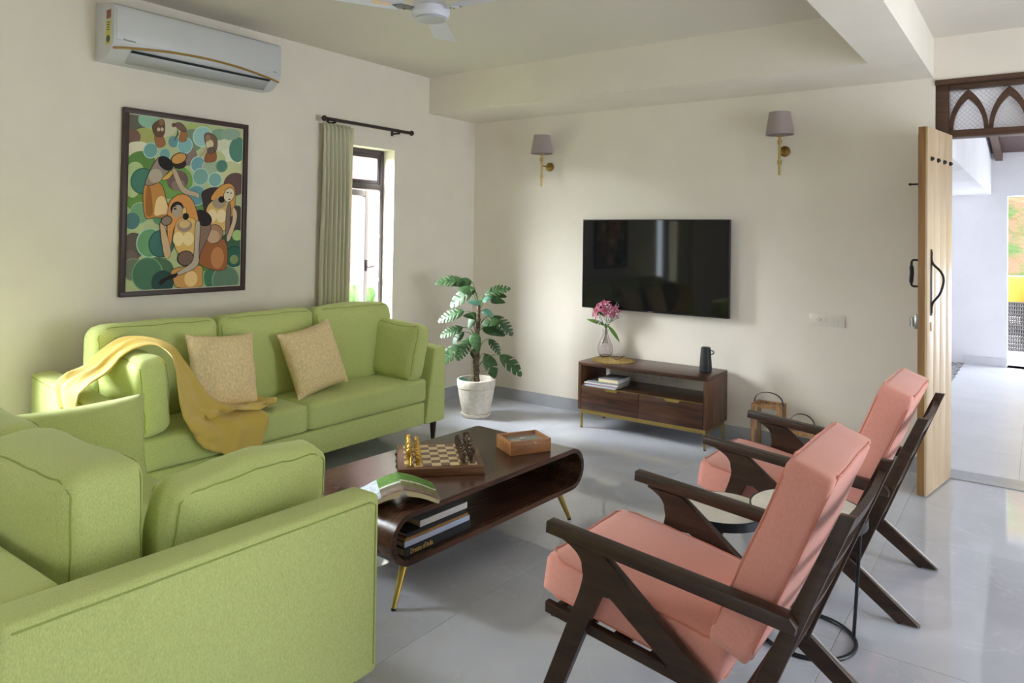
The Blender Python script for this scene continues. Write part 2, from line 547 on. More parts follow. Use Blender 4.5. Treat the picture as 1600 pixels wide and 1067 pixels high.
struct('trim_1', bxx(0, 3.315, -0.612, 0, HS, HC), 'wall', 'boxed ceiling beam along the television wall')
struct('trim_2', bxx(3.315, 3.574, -7, 0, HS, HC), 'wall', 'boxed ceiling beam running towards the viewer')
struct('baseboard_left', bxx(0, 0.012, -4.99, -0.012, 0, 0.095), 'baseboard', 'grey marble skirting along the sofa wall')
struct('baseboard_back', bxx(0, 3.58, -0.012, 0, 0, 0.095), 'baseboard', 'grey marble skirting below the television')

# ------------------------------------------------------------------ windows in the left wall
def window(name, w, label, swing=15.5):
    ya, yb, za, zb = w
    L, H = yb - ya, zb - za
    t = thing(name, label, None, (0, ya, za), kind='structure')
    X0, X1 = -0.156, -0.118
    fw = 0.035
    ztr = 1.745 - za
    bm = NB()
    bxx(X0, X1, 0, fw, 0, H, 0.003, bm); bxx(X0, X1, L - fw, L, 0, H, 0.003, bm)
    bxx(X0, X1, fw, L - fw, 0, fw, 0.003, bm); bxx(X0, X1, fw, L - fw, H - fw, H, 0.003, bm)
    bxx(X0, X1, fw, L - fw, ztr, ztr + fw * 1.3, 0.003, bm)
    obj('window_frame', bm, 'window_frame', t)
    # fixed top light
    bm = NB(); y0, y1, z0, z1 = fw + 0.002, L - fw - 0.002, ztr + fw * 1.3 + 0.002, H - fw - 0.002; s = 0.026
    for q in ((y0, y0 + s, z0, z1), (y1 - s, y1, z0, z1), (y0 + s, y1 - s, z0, z0 + s), (y0 + s, y1 - s, z1 - s, z1)):
        bxx(X0 + 0.006, X1 - 0.006, *q, 0.002, bm)
    ts = obj('top_light', bm, 'window_frame', t)
    obj('pane', bxx(-0.139, -0.135, y0 + s - 0.004, y1 - s + 0.004, z0 + s - 0.004, z1 - s + 0.004), 'glass', ts, smooth=False)
    # casement, swung outwards on its far stile
    SW, SH = L - 2 * fw - 0.006, ztr - fw - 0.006
    sash = obj('casement', NB(), 'window_frame', t)
    bm = NB(); s = 0.045
    for q in ((0, s, 0, SH), (SW - s, SW, 0, SH), (s, SW - s, 0, s), (s, SW - s, SH - s, SH)):
        bxx(-0.02, 0.02, *q, 0.003, bm)
    bm.to_mesh(sash.data); bm.free()
    sash.location = (-0.150, fw + 0.003, fw + 0.003)
    sash.rotation_euler = (0, 0, math.radians(swing))
    obj('pane', bxx(-0.003, 0.003, s - 0.004, SW - s + 0.004, s - 0.004, SH - s + 0.004), 'glass', sash, smooth=False)
    bm = NB(); bxx(0.02, 0.03, SW - 0.034, SW - 0.012, SH * 0.40, SH * 0.40 + 0.09, 0.004, bm)
    tube(bm, [(0.03, SW - 0.023, SH * 0.43), (0.055, SW - 0.023, SH * 0.43), (0.058, SW + 0.03, SH * 0.435)], 0.006)
    obj('window_handle', bm, 'iron', sash)
    for k in (0.36, 0.68):
        bm = bxx(X1 - 0.02, X1 + 0.006, L - fw - 0.012, L - fw, SH * k, SH * k + 0.03, 0.002)
        obj('latch_keep', bm, 'steel', t)
    obj('window_sill', bxx(-0.16, 0.012, 0.002, L - 0.002, -0.02, 0.006, 0.003), 'iron', t)
    return t
window('window_1', W1, 'narrow dark framed window beside the curtain, lower sash open')
window('window_2', W2, 'narrow dark framed window near the second sofa', 75)

def curtain_mesh(y0, y1, ztop, zbot, pleats=7, depth=0.024, x=0.056):
    bm = NB(); rows = []
    NZ, NY = 26, pleats * 12
    for i in range(NZ + 1):
        v = i / NZ
        z = ztop + (zbot - ztop) * v
        row = []
        amp = depth * (0.35 + 0.65 * min(1, v * 5)) if v > 0.06 else depth * 0.42
        for j in range(NY + 1):
            u = j / NY
            ph = u * pleats * 2 * PI
            wob = 0.9 * noise.noise(Vector((u * 5, v * 1.3, 2.0))) * min(1, v * 3)
            xx = x + amp * math.sin(ph + wob) + 0.012 * noise.noise(Vector((u * 3, v * 3, 7)))
            flare = 1 + 0.10 * min(1, v * 1.5)
            yy = (y0 + y1) / 2 + (u - 0.5) * (y1 - y0) * flare
            row.append((xx, yy, z))
        rows.append(row)
    return grid(bm, rows)
def curtain(y0, y1, label, lin_side):
    t = thing('curtain', label, 'curtain', (0, 0, 0), group='olive curtains on the sofa wall')
    p = obj('curtain_panel', curtain_mesh(y0, y1, 2.172, 0.015), 'curtain', t, ang=80)
    s = p.modifiers.new('s', 'SOLIDIFY'); s.thickness = 0.003
    n = 7
    for k in range(n):
        yy = y0 + (y1 - y0) * (k + 0.5) / n
        bm = NB(); tube(bm, catmull([(0.074, yy - 0.008, 2.172), (0.084, yy, 2.14), (0.082, yy, 2.10), (0.074, yy + 0.004, 2.05)], 4), [0.004] * 12 + [0.002], 6)
        obj('pleat', bm, 'curtain', p)
    bm = NB()
    a, b = (y1 - 0.03, y1 + 0.035) if lin_side > 0 else (y0 - 0.035, y0 + 0.03)
    rows = []
    for i in range(21):
        v = i / 20
        rows.append([(0.045 + 0.01 * math.sin(u * 3 + v * 2), a + (b - a) * u - 0.02 * lin_side * (1 - v) * 0, 2.165 - 2.14 * v) for u in (0, .25, .5, .75, 1)])
    l = obj('lining', grid(bm, rows), 'lining', t, ang=80)
    s = l.modifiers.new('s', 'SOLIDIFY'); s.thickness = 0.002
def rod(y0, y1, label):
    t = thing('curtain_rod', label, 'curtain rod', (0, y0, 2.2), group='curtain rods on the sofa wall')
    L = y1 - y0
    bm = NB(); tube(bm, [(0.070, 0, 0), (0.070, L, 0)], 0.0125, 14); obj('rod', bm, 'rod', t)
    for yy in (0, L):
        bm = NB(); sphere(bm, (0.070, yy, 0), 0.021, 14, 10, (1, 0.85, 1)); obj('finial', bm, 'rod', t)
    for yy in (L * 0.1, L * 0.83):
        bm = NB(); bxx(0.0, 0.006, yy - 0.012, yy + 0.012, -0.035, 0.02, 0.002, bm)
        tube(bm, [(0.004, yy, -0.02), (0.085, yy, -0.02), (0.070, yy, -0.012)], 0.007); obj('bracket', bm, 'rod', t)
rod(-1.755, -0.885, 'dark brown curtain rod above the window')
curtain(-1.745, -1.50, 'olive grey pleated curtain drawn beside the window, behind the sofa', 1)
rod(-5.1, -3.9, 'dark brown curtain rod left of the framed painting')
curtain(-5.05, -4.80, 'olive grey curtain near the second sofa', 1)

# ------------------------------------------------------------------ entrance: frame, door, porch
fr = thing('trim_3', 'dark wooden door frame with pointed arch fanlight', None, (3.582, 0.0, 0), kind='structure')
FW = 4.62 - 3.582
obj('jamb', bxx(0.001, 0.068, 0.02, 0.14, 0, 2.38, 0.004), 'frame_wood', fr)
obj('jamb', bxx(FW - 0.068, FW - 0.001, 0.02, 0.14, 0, 2.38, 0.004), 'frame_wood', fr)
obj('head', bxx(0.068, FW - 0.068, 0.02, 0.14, 2.325, 2.38, 0.004), 'frame_wood', fr)
obj('moulding', bxx(0.0, FW, -0.012, 0.02, 2.352, 2.383, 0.004), 'frame_wood', fr)
obj('transom_rail', bxx(0.068, FW - 0.068, 0.02, 0.14, 2.036, 2.078, 0.004), 'frame_wood', fr)
g = obj('fanlight_pane', bxx(0.066, FW - 0.066, 0.078, 0.084, 2.074, 2.328), 'frosted', fr, smooth=False)
AP = 0.2045
for k in range(4):
    cx = 0.168 + k * AP
    hw, zb, zt = AP / 2, 2.078, 2.303
    def arch(w_, top):
        pts = []
        for i in range(13):
            t = i / 12
            x = -w_ * (2 * math.cos(t * PI / 3) - 1)
            z = zb + (top - zb) * (0.12 * t + 0.88 * math.sin(t * PI / 3) / math.sin(PI / 3))
            pts.append((x, z))
        return pts
    o_, i_ = arch(hw, zt + 0.02), arch(hw - 0.023, zt - 0.035)
    bm = NB()
    for sgn in (-1, 1):
        for a, b, c, d in zip(o_, o_[1:], i_, i_[1:]):
            quad = [(-sgn * a[0], a[1]), (-sgn * b[0], b[1]), (-sgn * d[0], d[1]), (-sgn * c[0], c[1])]
            prism(bm, quad, 0.05, Matrix.Translation((cx, 0.075, 0)) @ XZ)
    bmesh.ops.remove_doubles(bm, verts=bm.verts[:], dist=0.0004)
    obj('fanlight_arch', bm, 'frame_wood', fr, smooth=False)
# diamond pattern of the fanlight glass
bm = NB()
for s in (-1, 1):
    for k in range(-14, 46):
        x0 = k * 0.027
        a, b = (x0, 2.078), (x0 + s * 0.247, 2.325)
        def cl(p, q):
            (xa, za), (xb, zb) = p, q
            lo, hi = 0.07, FW - 0.07
            pts = []
            for X in (lo, hi):
                if (xa - X) * (xb - X) < 0:
                    t = (X - xa) / (xb - xa); pts.append((X, za + t * (zb - za)))
            ins = [p_ for p_ in (p, q) if lo <= p_[0] <= hi]
            r = ins + pts
            return r if len(r) == 2 else None
        r = cl(a, b)
        if r: tube(bm, [(r[0][0], 0.076, r[0][1]), (r[1][0], 0.076, r[1][1])], 0.0016, 4)
obj('glass_pattern', bm, 'white_plastic', fr, smooth=False)

# door leaf standing open
dv = Vector((3.572 - 3.648, -0.478 - 0.005)); DL = dv.length
dr = thing('door_1', 'pale wooden plank door standing open with iron handle', None, (3.648, 0.012, 0.008), math.atan2(dv.y, dv.x), kind='structure')
# local x runs from the hinge to the free edge, local +y faces the entrance
DH = 2.036
core = obj('door_core', bxx(0.0, DL, -0.022, 0.012, 0, DH, 0.002), 'teak_edge', dr)
pw = DL / 4
for k in range(4):
    obj('plank', bxx(k * pw + 0.001, (k + 1) * pw - 0.001, 0.0125, 0.026, 0, DH, 0.0025), 'teak', dr)
for k in range(4):
    bm = NB(); lathe(bm, [(0.013, 0), (0.013, 0.006), (0.008, 0.014), (0.003, 0.017)], 10)
    bmesh.ops.rotate(bm, verts=bm.verts, cent=(0, 0, 0), matrix=Matrix.Rotation(-PI / 2, 3, 'X'))
    obj('stud', bm, 'iron', dr, (k * pw + pw / 2, 0.026, 1.86))
h = obj('door_pull', tube(NB(), catmull([(DL - 0.07, 0.028, 1.34), (DL - 0.07, 0.032, 1.28), (DL - 0.07, 0.075, 1.23), (DL - 0.07, 0.088, 1.18), (DL - 0.07, 0.07, 1.11), (DL - 0.07, 0.034, 1.055), (DL - 0.07, 0.028, 1.0)], 6), 0.0065, 8), 'iron', dr)
obj('pull_plate', bxx(DL - 0.083, DL - 0.057, 0.0262, 0.030, 0.985, 1.355, 0.002), 'iron', h)
obj('keyhole_plate', bxx(DL - 0.077, DL - 0.062, 0.0262, 0.030, 0.90, 0.95, 0.0018), 'brass_old', dr)
bm = NB(); tube(bm, catmull([(DL - 0.05, -0.022, 1.29), (DL - 0.05, -0.065, 1.288), (DL - 0.05, -0.066, 1.22), (DL - 0.05, -0.066, 1.15), (DL - 0.05, -0.022, 1.148)], 5), [0.006] * 8 + [0.011] * 6 + [0.006] * 7, 8)
obj('grip', bm, 'iron', dr)
bm = NB(); bxx(DL - 0.075, DL - 0.02, -0.045, -0.022, 0.91, 0.99, 0.004, bm); lathe(bm, [(0.015, 0), (0.015, 0.05)], 12, (DL - 0.048, -0.06, 0.92)); obj('lock', bm, 'steel', dr)
bm = NB(); tube(bm, [(DL - 0.05, -0.03, 1.70), (DL - 0.05, -0.03, 2.0)], 0.007); tube(bm, [(DL - 0.05, -0.03, 1.72), (DL - 0.05, -0.075, 1.72)], 0.005); sphere(bm, (DL - 0.05, -0.078, 1.72), 0.008)
obj('tower_bolt', bm, 'iron', dr)
struct('trim_4', bxx(3.582, 4.62, 0.0, 0.2, -0.12, 0.006, 0.002), 'baseboard', 'dark grey stone threshold under the entrance door')

# porch
pf = struct('floor_porch', bxx(3.1, 7.5, 0.2, 9.5, -0.12, -0.006), 'grout', 'pale tiled porch floor beyond the door')
px = [3.38, 4.0, 4.6, 5.2, 5.8, 6.4, 7.5]; py = [0.2 + 0.62 * i for i in range(0, 16)]
for a, b in zip(px, px[1:]):
    for c, d in zip(py, py[1:]):
        if b < 6.5: tile(a, b, c, d, pf, 'porch_tile')
struct('wall_porch_side', bxx(2.95, 3.1, 0.2, 5.1, -0.12, 3.2), 'white_ext', 'white textured porch wall')
struct('wall_porch_dimmer', wall_boxes((7.3, 7.5), 0.2, 5.05, -0.12, 3.2, [(1.4, 3.2, 0.9, 2.1)], 'y'), 'white_ext', 'unseen white wall added to dim the porch')  # unseen side wall added to cut the daylight in the porch
struct('wall_porch_end', wall_boxes((4.85, 5.05), 3.1, 7.5, -0.12, 3.2, [(3.80, 6.6, 0.0, 1.93)], 'x'), 'white_ext', 'white textured porch end wall with opening')
struct('trim_5', bxx(3.1, 3.648, 0.2, 4.85, 1.94, 2.62), 'white_ext', 'white boxed beam along the porch wall')
struct('baseboard_porch', bxx(3.38, 3.80, 4.835, 4.85, 0, 0.1), 'porch_tile', 'pale grey skirting in the porch')
# tiled roof seen from below with rafters
rf = struct('ceiling_porch', NB(), 'roof_dark', 'dark underside of the porch roof')
bm = NB(); prism(bm, [(0.2, 2.95), (4.85, 2.42), (4.85, 2.48), (0.2, 3.01)], 3.8, Matrix.Translation((5.55, 0, 0)) @ Matrix(((0, 0, 1, 0), (1, 0, 0, 0), (0, 1, 0, 0), (0, 0, 0, 1))))
bm.to_mesh(rf.data); bm.free()
for k in range(5):
    bm = NB(); prism(bm, [(0.2, 2.86), (4.85, 2.33), (4.85, 2.419), (0.2, 2.949)], 0.07, Matrix.Translation((3.72 + k * 0.6, 0, 0)) @ Matrix(((0, 0, 1, 0), (1, 0, 0, 0), (0, 1, 0, 0), (0, 0, 0, 1))))
    obj('rafter', bm, 'frame_wood', rf, smooth=False)
# pebble bed
bm = NB()
for k in range(420):
    x, y = 3.11 + random.random() * 0.26, 2.6 + random.random() * 2.2
    s = 0.014 + random.random() * 0.016
    bmesh.ops.create_icosphere(bm, subdivisions=1, radius=s, matrix=Matrix.Translation((x, y, 0.002)) @ Matrix.Diagonal((1.2, 1, 0.6, 1)))
tag(obj('pebbles', bm, 'pebble'), 'grey and white pebbles laid along the porch wall', 'pebbles', kind='stuff')
# wicker chair on the porch
wc = thing('wicker_chair', 'dark woven wicker armchair on the porch', 'chair', (4.06, 5.75, 0.0))
bm = NB()
for k in range(30):
    x = -0.34 + 0.68 * k / 29
    tube(bm, [(x, 0, 0.08), (x, 0.0, 0.68)], 0.0105, 5)
for k in range(26):
    z = 0.09 + 0.58 * k / 25
    tube(bm, [(-0.35, 0.006 * (-1) ** k, z), (0.35, 0.006 * (-1) ** k, z)], 0.0105, 5)
obj('woven_back', bm, 'wicker', wc, smooth=False)
bm = NB(); bxx(-0.35, 0.35, 0.02, 0.62, 0.28, 0.36, 0.02, bm); obj('seat', bm, 'wicker', wc)
for sx in (-0.33, 0.33):
    obj('armrest', bxx(sx - 0.04, sx + 0.04, 0.02, 0.6, 0.36, 0.58, 0.02), 'wicker', wc)
    for yy in (0.03, 0.58):
        obj('leg', bxx(sx - 0.02, sx + 0.02, yy - 0.02, yy + 0.02, 0.0, 0.28, 0.003), 'wicker', wc)
bm = puff(0.52, 0.16, 0.46, 0.06, (0.02, 0.03, 0.02), 10, 0.02, 3)
tag(obj('yellow_cushion', bm, 'yellow_cloth', None, (3.98, 5.86, 0.74), (0.1, 0.05, 0), ang=80), 'yellow cushion on the wicker porch chair', 'cushion')
# garden beyond
struct('ground_garden', bxx(-2, 14, 9.5, 16, -0.3, -0.05), 'grass', 'pale ground beyond the porch')
struct('wall_garden', bxx(2.0, 9.0, 8.2, 8.4, -0.05, 0.9), 'white_ext', 'low white garden wall beyond the porch')
bm = NB()
rows = []
for i in range(16):
    rows.append([(-2 + 14 * j / 30, 11 + i * 0.35, -0.1 + i * 0.42 + 0.5 * noise.noise(Vector((j * 0.7, i * 0.7, 1)))) for j in range(31)])
struct('hillside', grid(bm, rows), 'hill', 'brown and green hillside beyond the porch')
def palm(loc, label, seed):
    rnd = random.Random(seed)
    t = thing('palm_plant', label, 'plant', loc)
    bm = NB(); tube(bm, [(0, 0, -0.25), (0, 0, 0.5)], 0.04, 8); obj('stem', bm, 'stem', t)
    for k in range(11):
        a = rnd.random() * 2 * PI; L = 0.68 + rnd.random() * 0.3
        bm = NB()
        dx, dy = math.cos(a), math.sin(a)
        spine = [Vector((dx * L * s * 0.8, dy * L * s * 0.8, 0.5 + 0.75 * s - 0.75 * s * s)) for s in [i / 8 for i in range(9)]]
        tube(bm, spine, 0.006, 5)
        for i in range(2, 9):
            for sg in (-1, 1):
                n_ = Vector((-dy, dx, 0)) * sg
                tip = spine[i] + n_ * 0.22 + Vector((dx, dy, 0)) * 0.12 - Vector((0, 0, 0.08))
                b_ = Vector((dx, dy, 0)) * 0.022
                vs_ = [bm.verts.new(spine[i] - b_), bm.verts.new(spine[i] + b_), bm.verts.new(tip)]
                bm.faces.new(vs_)
        obj('frond', bm, 'palm', t, smooth=False)
palm((3.92, 7.3, 0.25), 'bright green palm behind the wicker porch chair', 3)
def added_shade_tree(loc, label, seed):
    rnd = random.Random(seed)
    t = thing('added_shade_tree', label, 'tree', loc)
    bm = NB(); tube(bm, [(0, 0, -0.3), (0.1, 0, 2.5), (0, 0.1, 5.0)], [0.3, 0.25, 0.15], 10); obj('trunk', bm, 'stem', t)
    bm = NB()
    for k in range(34):
        a = rnd.random() * 6.28; r_ = rnd.random() ** 0.5 * 1.9; z_ = rnd.uniform(1.2, 9.0)
        bmesh.ops.create_icosphere(bm, subdivisions=2, radius=rnd.uniform(0.8, 1.4), matrix=Matrix.Translation((r_ * math.cos(a), r_ * math.sin(a), z_)))
    for v in bm.verts: v.co += noise.noise_vector(v.co * 2.0) * 0.25
    obj('crown', bm, 'hedge', t, smooth=False)
added_shade_tree((0.0, 8.4, 0), 'unseen leafy tree added to shade the garden', 1)  # added out of view to keep sun off the hillside
# outside window 1: neighbouring house and hedge, pale in the daylight
nh = thing('neighbour_house', 'pale pink house seen through the window', 'house', (-7.0, 5.0, -0.3))
obj('wall', bxx(-2, 0, -4, 7, 0, 6.2), 'house_pink', nh, smooth=False)  # wall raised extra high to hold sun back from the garden
bm = NB(); prism(bm, [(-2.6, 6.2), (0.5, 6.1), (-1.0, 7.4)], 11.6, Matrix.Translation((0, 1.5, 0)) @ XZ); obj('roof', bm, 'house_roof', nh, smooth=False)
bm = NB()
for k in range(60):
    sphere(bm, (random.uniform(-0.4, 0.4), random.uniform(-2.5, 2.5), random.uniform(0.1, 0.9)), random.uniform(0.15, 0.3), 7, 5)
tag(obj('hedge', bm, 'hedge', None, (-4.2, 2.4, -0.3)), 'pale green hedge seen through the window', 'hedge')
struct('ground_side', bxx(-14, -0.2, -9, 14, -0.5, -0.3), 'grass', 'pale ground outside the window')
struct('ground_front', bxx(-0.2, 12, -16, -7.2, -0.5, -0.3), 'porch_tile', 'pale terrace behind the viewer')

# ================================================================== SOFAS
def hexa(bm, lo, hi, bev=0.0, seg=3):
    """lo/hi: four (x,y,z) each, same winding"""
    a = [bm.verts.new(p) for p in lo]; b = [bm.verts.new(p) for p in hi]
    fs = [bm.faces.new(a[::-1]), bm.faces.new(b)]
    for i in range(4):
        fs.append(bm.faces.new((a[i], a[(i + 1) % 4], b[(i + 1) % 4], b[i])))
    if bev:
        es = list({e for f in fs for e in f.edges})
        bmesh.ops.bevel(bm, geom=es, offset=bev, segments=seg, affect='EDGES', profile=0.5)
    return bm
def make_sofa(t, L, D, nseat, nback, bt=0.11, ct=0.17, zb=0.70, zf=0.63, tilt=0.10, bh=0.50, inset=-0.025):
    at, ab = 0.115, 0.19
    Z0 = 0.125
    for side in (0, 1):
        def X(v): return v if side == 0 else L - v
        lo = [(X(0), 0, Z0), (X(ab), 0, Z0), (X(ab), D, Z0), (X(0), D, Z0)]
        hi = [(X(0), 0, zb), (X(at), 0, zb), (X(at), D, zf), (X(0), D, zf)]
        bm = NB(); hexa(bm, lo, hi, 0.018, 3)
        arm = obj('arm', bm, 'green', t, ang=50)
        s = 0.0045
        ln = [(X(-0.001), D - 0.008, Z0 + 0.03), (X(-0.001), D - 0.008, zf - 0.03), (X(-0.0008), D - 0.03, zf - 0.017), (X(-0.0008), 0.03, zb - 0.019)]
        ln = [(p[0], p[1] - 0.012, p[2]) for p in ln]
        obj('seam', tube(NB(), ln, 0.0022, 6), 'seam_green', arm)
    bm = NB(); bxx(ab * 0.7, L - ab * 0.7, 0.004, bt, Z0 + 0.02, zb - 0.015, 0.03, bm, 4); obj('back_frame', bm, 'green', t, ang=50)
    bm = NB(); bxx(ab + 0.002, L - ab - 0.002, 0.03, D - 0.014, Z0 + 0.002, 0.277, 0.012, bm, 3); obj('base', bm, 'green', t, ang=50)
    sw = (L - 2 * ab) / nseat
    for k in range(nseat):
        c = obj('seat_cushion', puff(sw - 0.004, D - bt - 0.01, 0.158, 0.028, (0.004, 0.008, 0.014), 14, 0.003, k), 'green', t,
                (ab + sw * (k + 0.5), bt + (D - bt) / 2 + 0.006, 0.359), ang=70)
    bw = (L - 2 * ab - 2 * inset) / nback
    for k in range(nback):
        pa = (bw - 0.006, ct, bh, 0.05, (0.012, 0.022, 0.016), 16, 0.012, k + 5)
        c = obj('back_cushion', puff(*pa), 'green', t,
                (ab + inset + bw * (k + 0.5), bt + ct / 2 + 0.045, 0.422 + bh / 2), (tilt, 0, 0), ang=70)
        for sy in (-1, 1):
            obj('seam', puff_seam(*pa, 'Y', sy, 0.0024), 'seam_green', c)
    for lx in (0.07, L - 0.07):
        for ly in (0.06, D - 0.05):
            bm = NB(); lathe(bm, [(0.013, 0), (0.014, 0.004), (0.024, 0.128)], 14); obj('leg', bm, 'chair_wood', t, (lx, ly, 0))
sofa1 = thing('sofa', 'long lime green three seater sofa below the painting', 'sofa', (0.10, -1.23, 0), -PI / 2)
make_sofa(sofa1, 2.32, 0.67, 2, 3)
sofa2 = thing('sofa', 'lime green two seater sofa with its arm nearest the viewer', 'sofa', (0.91, -4.51, 0))
make_sofa(sofa2, 1.62, 0.97, 2, 2, bt=0.17, ct=0.20, zb=0.66, zf=0.645, tilt=0.05, bh=0.405, inset=0.06)

def side_pillow(label, sx, sy, sz, thick, loc, rot, seed, grp='green side pillows on the sofas'):
    pa = (sx, sy, sz, 0.042, (0.02, 0.02, 0.02), 18, 0.016, seed)
    c = obj('sofa_pillow', puff(*pa), 'green', None, loc, rot, ang=70)
    tag(c, label, 'cushion', grp)
    for s in (-1, 1): obj('seam', puff_seam(*pa, thick, s, 0.0024), 'seam_green', c)
    return c
side_pillow('green pillow against the long sofa arm nearest the potted plant', 0.48, 0.13, 0.36, 'Y', (0.54, -1.505, 0.622), (-0.14, 0.04, 0.04), 1)
side_pillow('green pillow under the mustard shawl on the long sofa', 0.50, 0.15, 0.37, 'Y', (0.53, -3.28, 0.632), (0.12, 0.0, 0), 2)
side_pillow('green pillow against the two seater arm nearest the viewer', 0.14, 0.50, 0.34, 'X', (2.225, -3.80, 0.585), (0, 0.15, 0.02), 3)
p = obj('sofa_pillow', pillow(0.50, 0.38, 0.17, 18, 0.05, 2), 'green', None, (1.215, -3.80, 0.565), (0, 0, 0), ang=80)
p.rotation_euler = (Matrix.Rotation(-0.15, 3, 'Y') @ Matrix.Rotation(PI / 2, 3, 'Z')).to_euler()
tag(p, 'flat green pillow at the far arm of the two seater sofa', 'cushion', 'green side pillows on the sofas')
def throw(label, loc, lean, roll, seed):
    p = obj('throw_cushion', pillow(0.40, 0.41, 0.15, 18, 0.08, seed, 0.008), 'gold_fabric', None, loc, ang=80)
    p.rotation_euler = (Matrix.Rotation(-lean, 3, 'Y') @ Matrix.Rotation(PI / 2, 3, 'Z') @ Matrix.Rotation(roll, 3, 'Y')).to_euler()
    tag(p, label, 'cushion', 'gold throw cushions on the long sofa')
throw('gold brocade cushion beside the mustard shawl', (0.56, -2.80, 0.655), 0.30, 0.07, 1)
throw('gold brocade cushion in the middle of the long sofa, tilted', (0.56, -2.20, 0.645), 0.32, -0.16, 6)

# mustard shawl over arm and pillow
def shawl():
    rows = [
        ((0.70, -3.578, 0.57), (0.52, -3.575, 0.60)),
        ((0.69, -3.572, 0.655), (0.46, -3.572, 0.68)),
        ((0.68, -3.54, 0.70), (0.42, -3.54, 0.715)),
        ((0.66, -3.45, 0.74), (0.40, -3.44, 0.745)),
        ((0.64, -3.37, 0.81), (0.40, -3.36, 0.81)),
        ((0.68, -3.27, 0.855), (0.44, -3.27, 0.86)),
        ((0.775, -3.225, 0.82), (0.62, -3.15, 0.838)),
        ((0.803, -3.205, 0.73), (0.69, -3.09, 0.74)),
        ((0.806, -3.19, 0.62), (0.69, -3.01, 0.615)),
        ((0.806, -3.17, 0.53), (0.65, -2.90, 0.512)),
        ((0.806, -3.15, 0.47), (0.63, -2.78, 0.474)),
        ((0.805, -3.115, 0.43), (0.72, -2.71, 0.468)),
        ((0.806, -3.10, 0.405), (0.797, -2.70, 0.43)),
        ((0.807, -3.085, 0.38), (0.807, -2.72, 0.35)),
        ((0.808, -3.07, 0.355), (0.809, -2.75, 0.275)),
    ]
    A = catmull([r[0] for r in rows], 5); B = catmull([r[1] for r in rows], 5)
    n = 22; out = []
    for i, (a, b) in enumerate(zip(A, B)):
        v = i / (len(A) - 1)
        row = []
        for j in range(n + 1):
            u = j / n
            p = a.lerp(b, u)
            nrm = Vector((0.5, -0.1, 0.85)) if v < 0.75 else Vector((1, 0, 0.15))
            if v < 0.12: nrm = Vector((0, -1, 0))
            f = 0.014 * math.sin(u * 15 + 2.5 * noise.noise(Vector((u * 2, v * 4, 3)))) + 0.020 * noise.noise(Vector((u * 5, v * 9, 1))) + 0.008 * noise.noise(Vector((u * 13, v * 22, 4)))
            if v > 0.80: p.z -= 0.075 * (v - 0.80) / 0.20 * math.sin(PI * u ** 1.4) * (0.75 + 0.25 * math.sin(u * 14))
            row.append(p + nrm.normalized() * (f * 0.8 + 0.012))
        out.append(row)
    bm = NB(); grid(bm, out)
    o = obj('shawl', bm, 'shawl', None, ang=80)
    s = o.modifiers.new('s', 'SOLIDIFY'); s.thickness = 0.003
    tag(o, 'mustard shawl draped over the sofa arm and seat', 'shawl')
    # loose folds gathered on the seat
    rows = []
    for i in range(30):
        v = i / 29
        row = []
        for j in range(13):
            u = j / 12
            x = 0.60 + 0.16 * (u - 0.5) * (1 - 0.5 * v) * 2 + 0.10 * v
            y = -2.98 + 0.40 * v + 0.03 * math.sin(u * 5)
            z = 0.468 + 0.03 * abs(math.sin(u * 6 + v * 5)) * (1 - 0.3 * v) + 0.02 * noise.noise(Vector((u * 4, v * 5, 9)))
            row.append((x, y, max(z, 0.455)))
        rows.append(row)
    bm = NB(); grid(bm, rows)
    q = obj('gathered_fold', bm, 'shawl', o, ang=80)
    s = q.modifiers.new('s', 'SOLIDIFY'); s.thickness = 0.003
shawl()

# ================================================================== COFFEE TABLE
TT = 0.365
ct_ = thing('coffee_table', 'dark wood tube shaped coffee table with open shelf and brass legs', 'table', (1.905, -2.50, 0), math.radians(-3))
def stadium(hl, z0, z1, n=12):
    r = (z1 - z0) / 2; cz = (z0 + z1) / 2
    pts = []
    for i in range(n + 1):
        a = -PI / 2 + PI * i / n; pts.append((hl - r + r * math.cos(a), cz + r * math.sin(a)))
    for i in range(n + 1):
        a = PI / 2 + PI * i / n; pts.append((-hl + r + r * math.cos(a), cz + r * math.sin(a)))
    return pts
o_ = stadium(0.635, 0.165, TT); i_ = stadium(0.635 - 0.022, 0.187, TT - 0.022)
bm = NB(); HW = 0.318
rings = [[bm.verts.new((x, a, b)) for a, b in pts] for x, pts in ((-HW, o_), (HW, o_), (HW, i_), (-HW, i_))]
n = len(o_)
for k in range(4):
    A, B = rings[k], rings[(k + 1) % 4]
    for i in range(n):
        bm.faces.new((A[i], A[(i + 1) % n], B[(i + 1) % n], B[i]))
bmesh.ops.bevel(bm, geom=[e for e in bm.edges if len({v.co.x for v in e.verts}) == 1 and not any(False for _ in ())], offset=0.002, segments=1, affect='EDGES') if False else None
obj('shell', bm, 'rosewood', ct_, ang=40)
for sx in (-1, 1):
    for sy in (-1, 1):
        bm = NB()
        tube(bm, [(sx * 0.25, sy * 0.50, 0.166), (sx * 0.272, sy * 0.578, 0.006)], [0.017, 0.009], 12)
        lg = obj('leg', bm, 'leg_gold', ct_)
        bm = NB(); lathe(bm, [(0.0095, 0), (0.0095, 0.007)], 12, (sx * 0.272, sy * 0.578, 0)); obj('foot_cap', bm, 'rubber', lg)

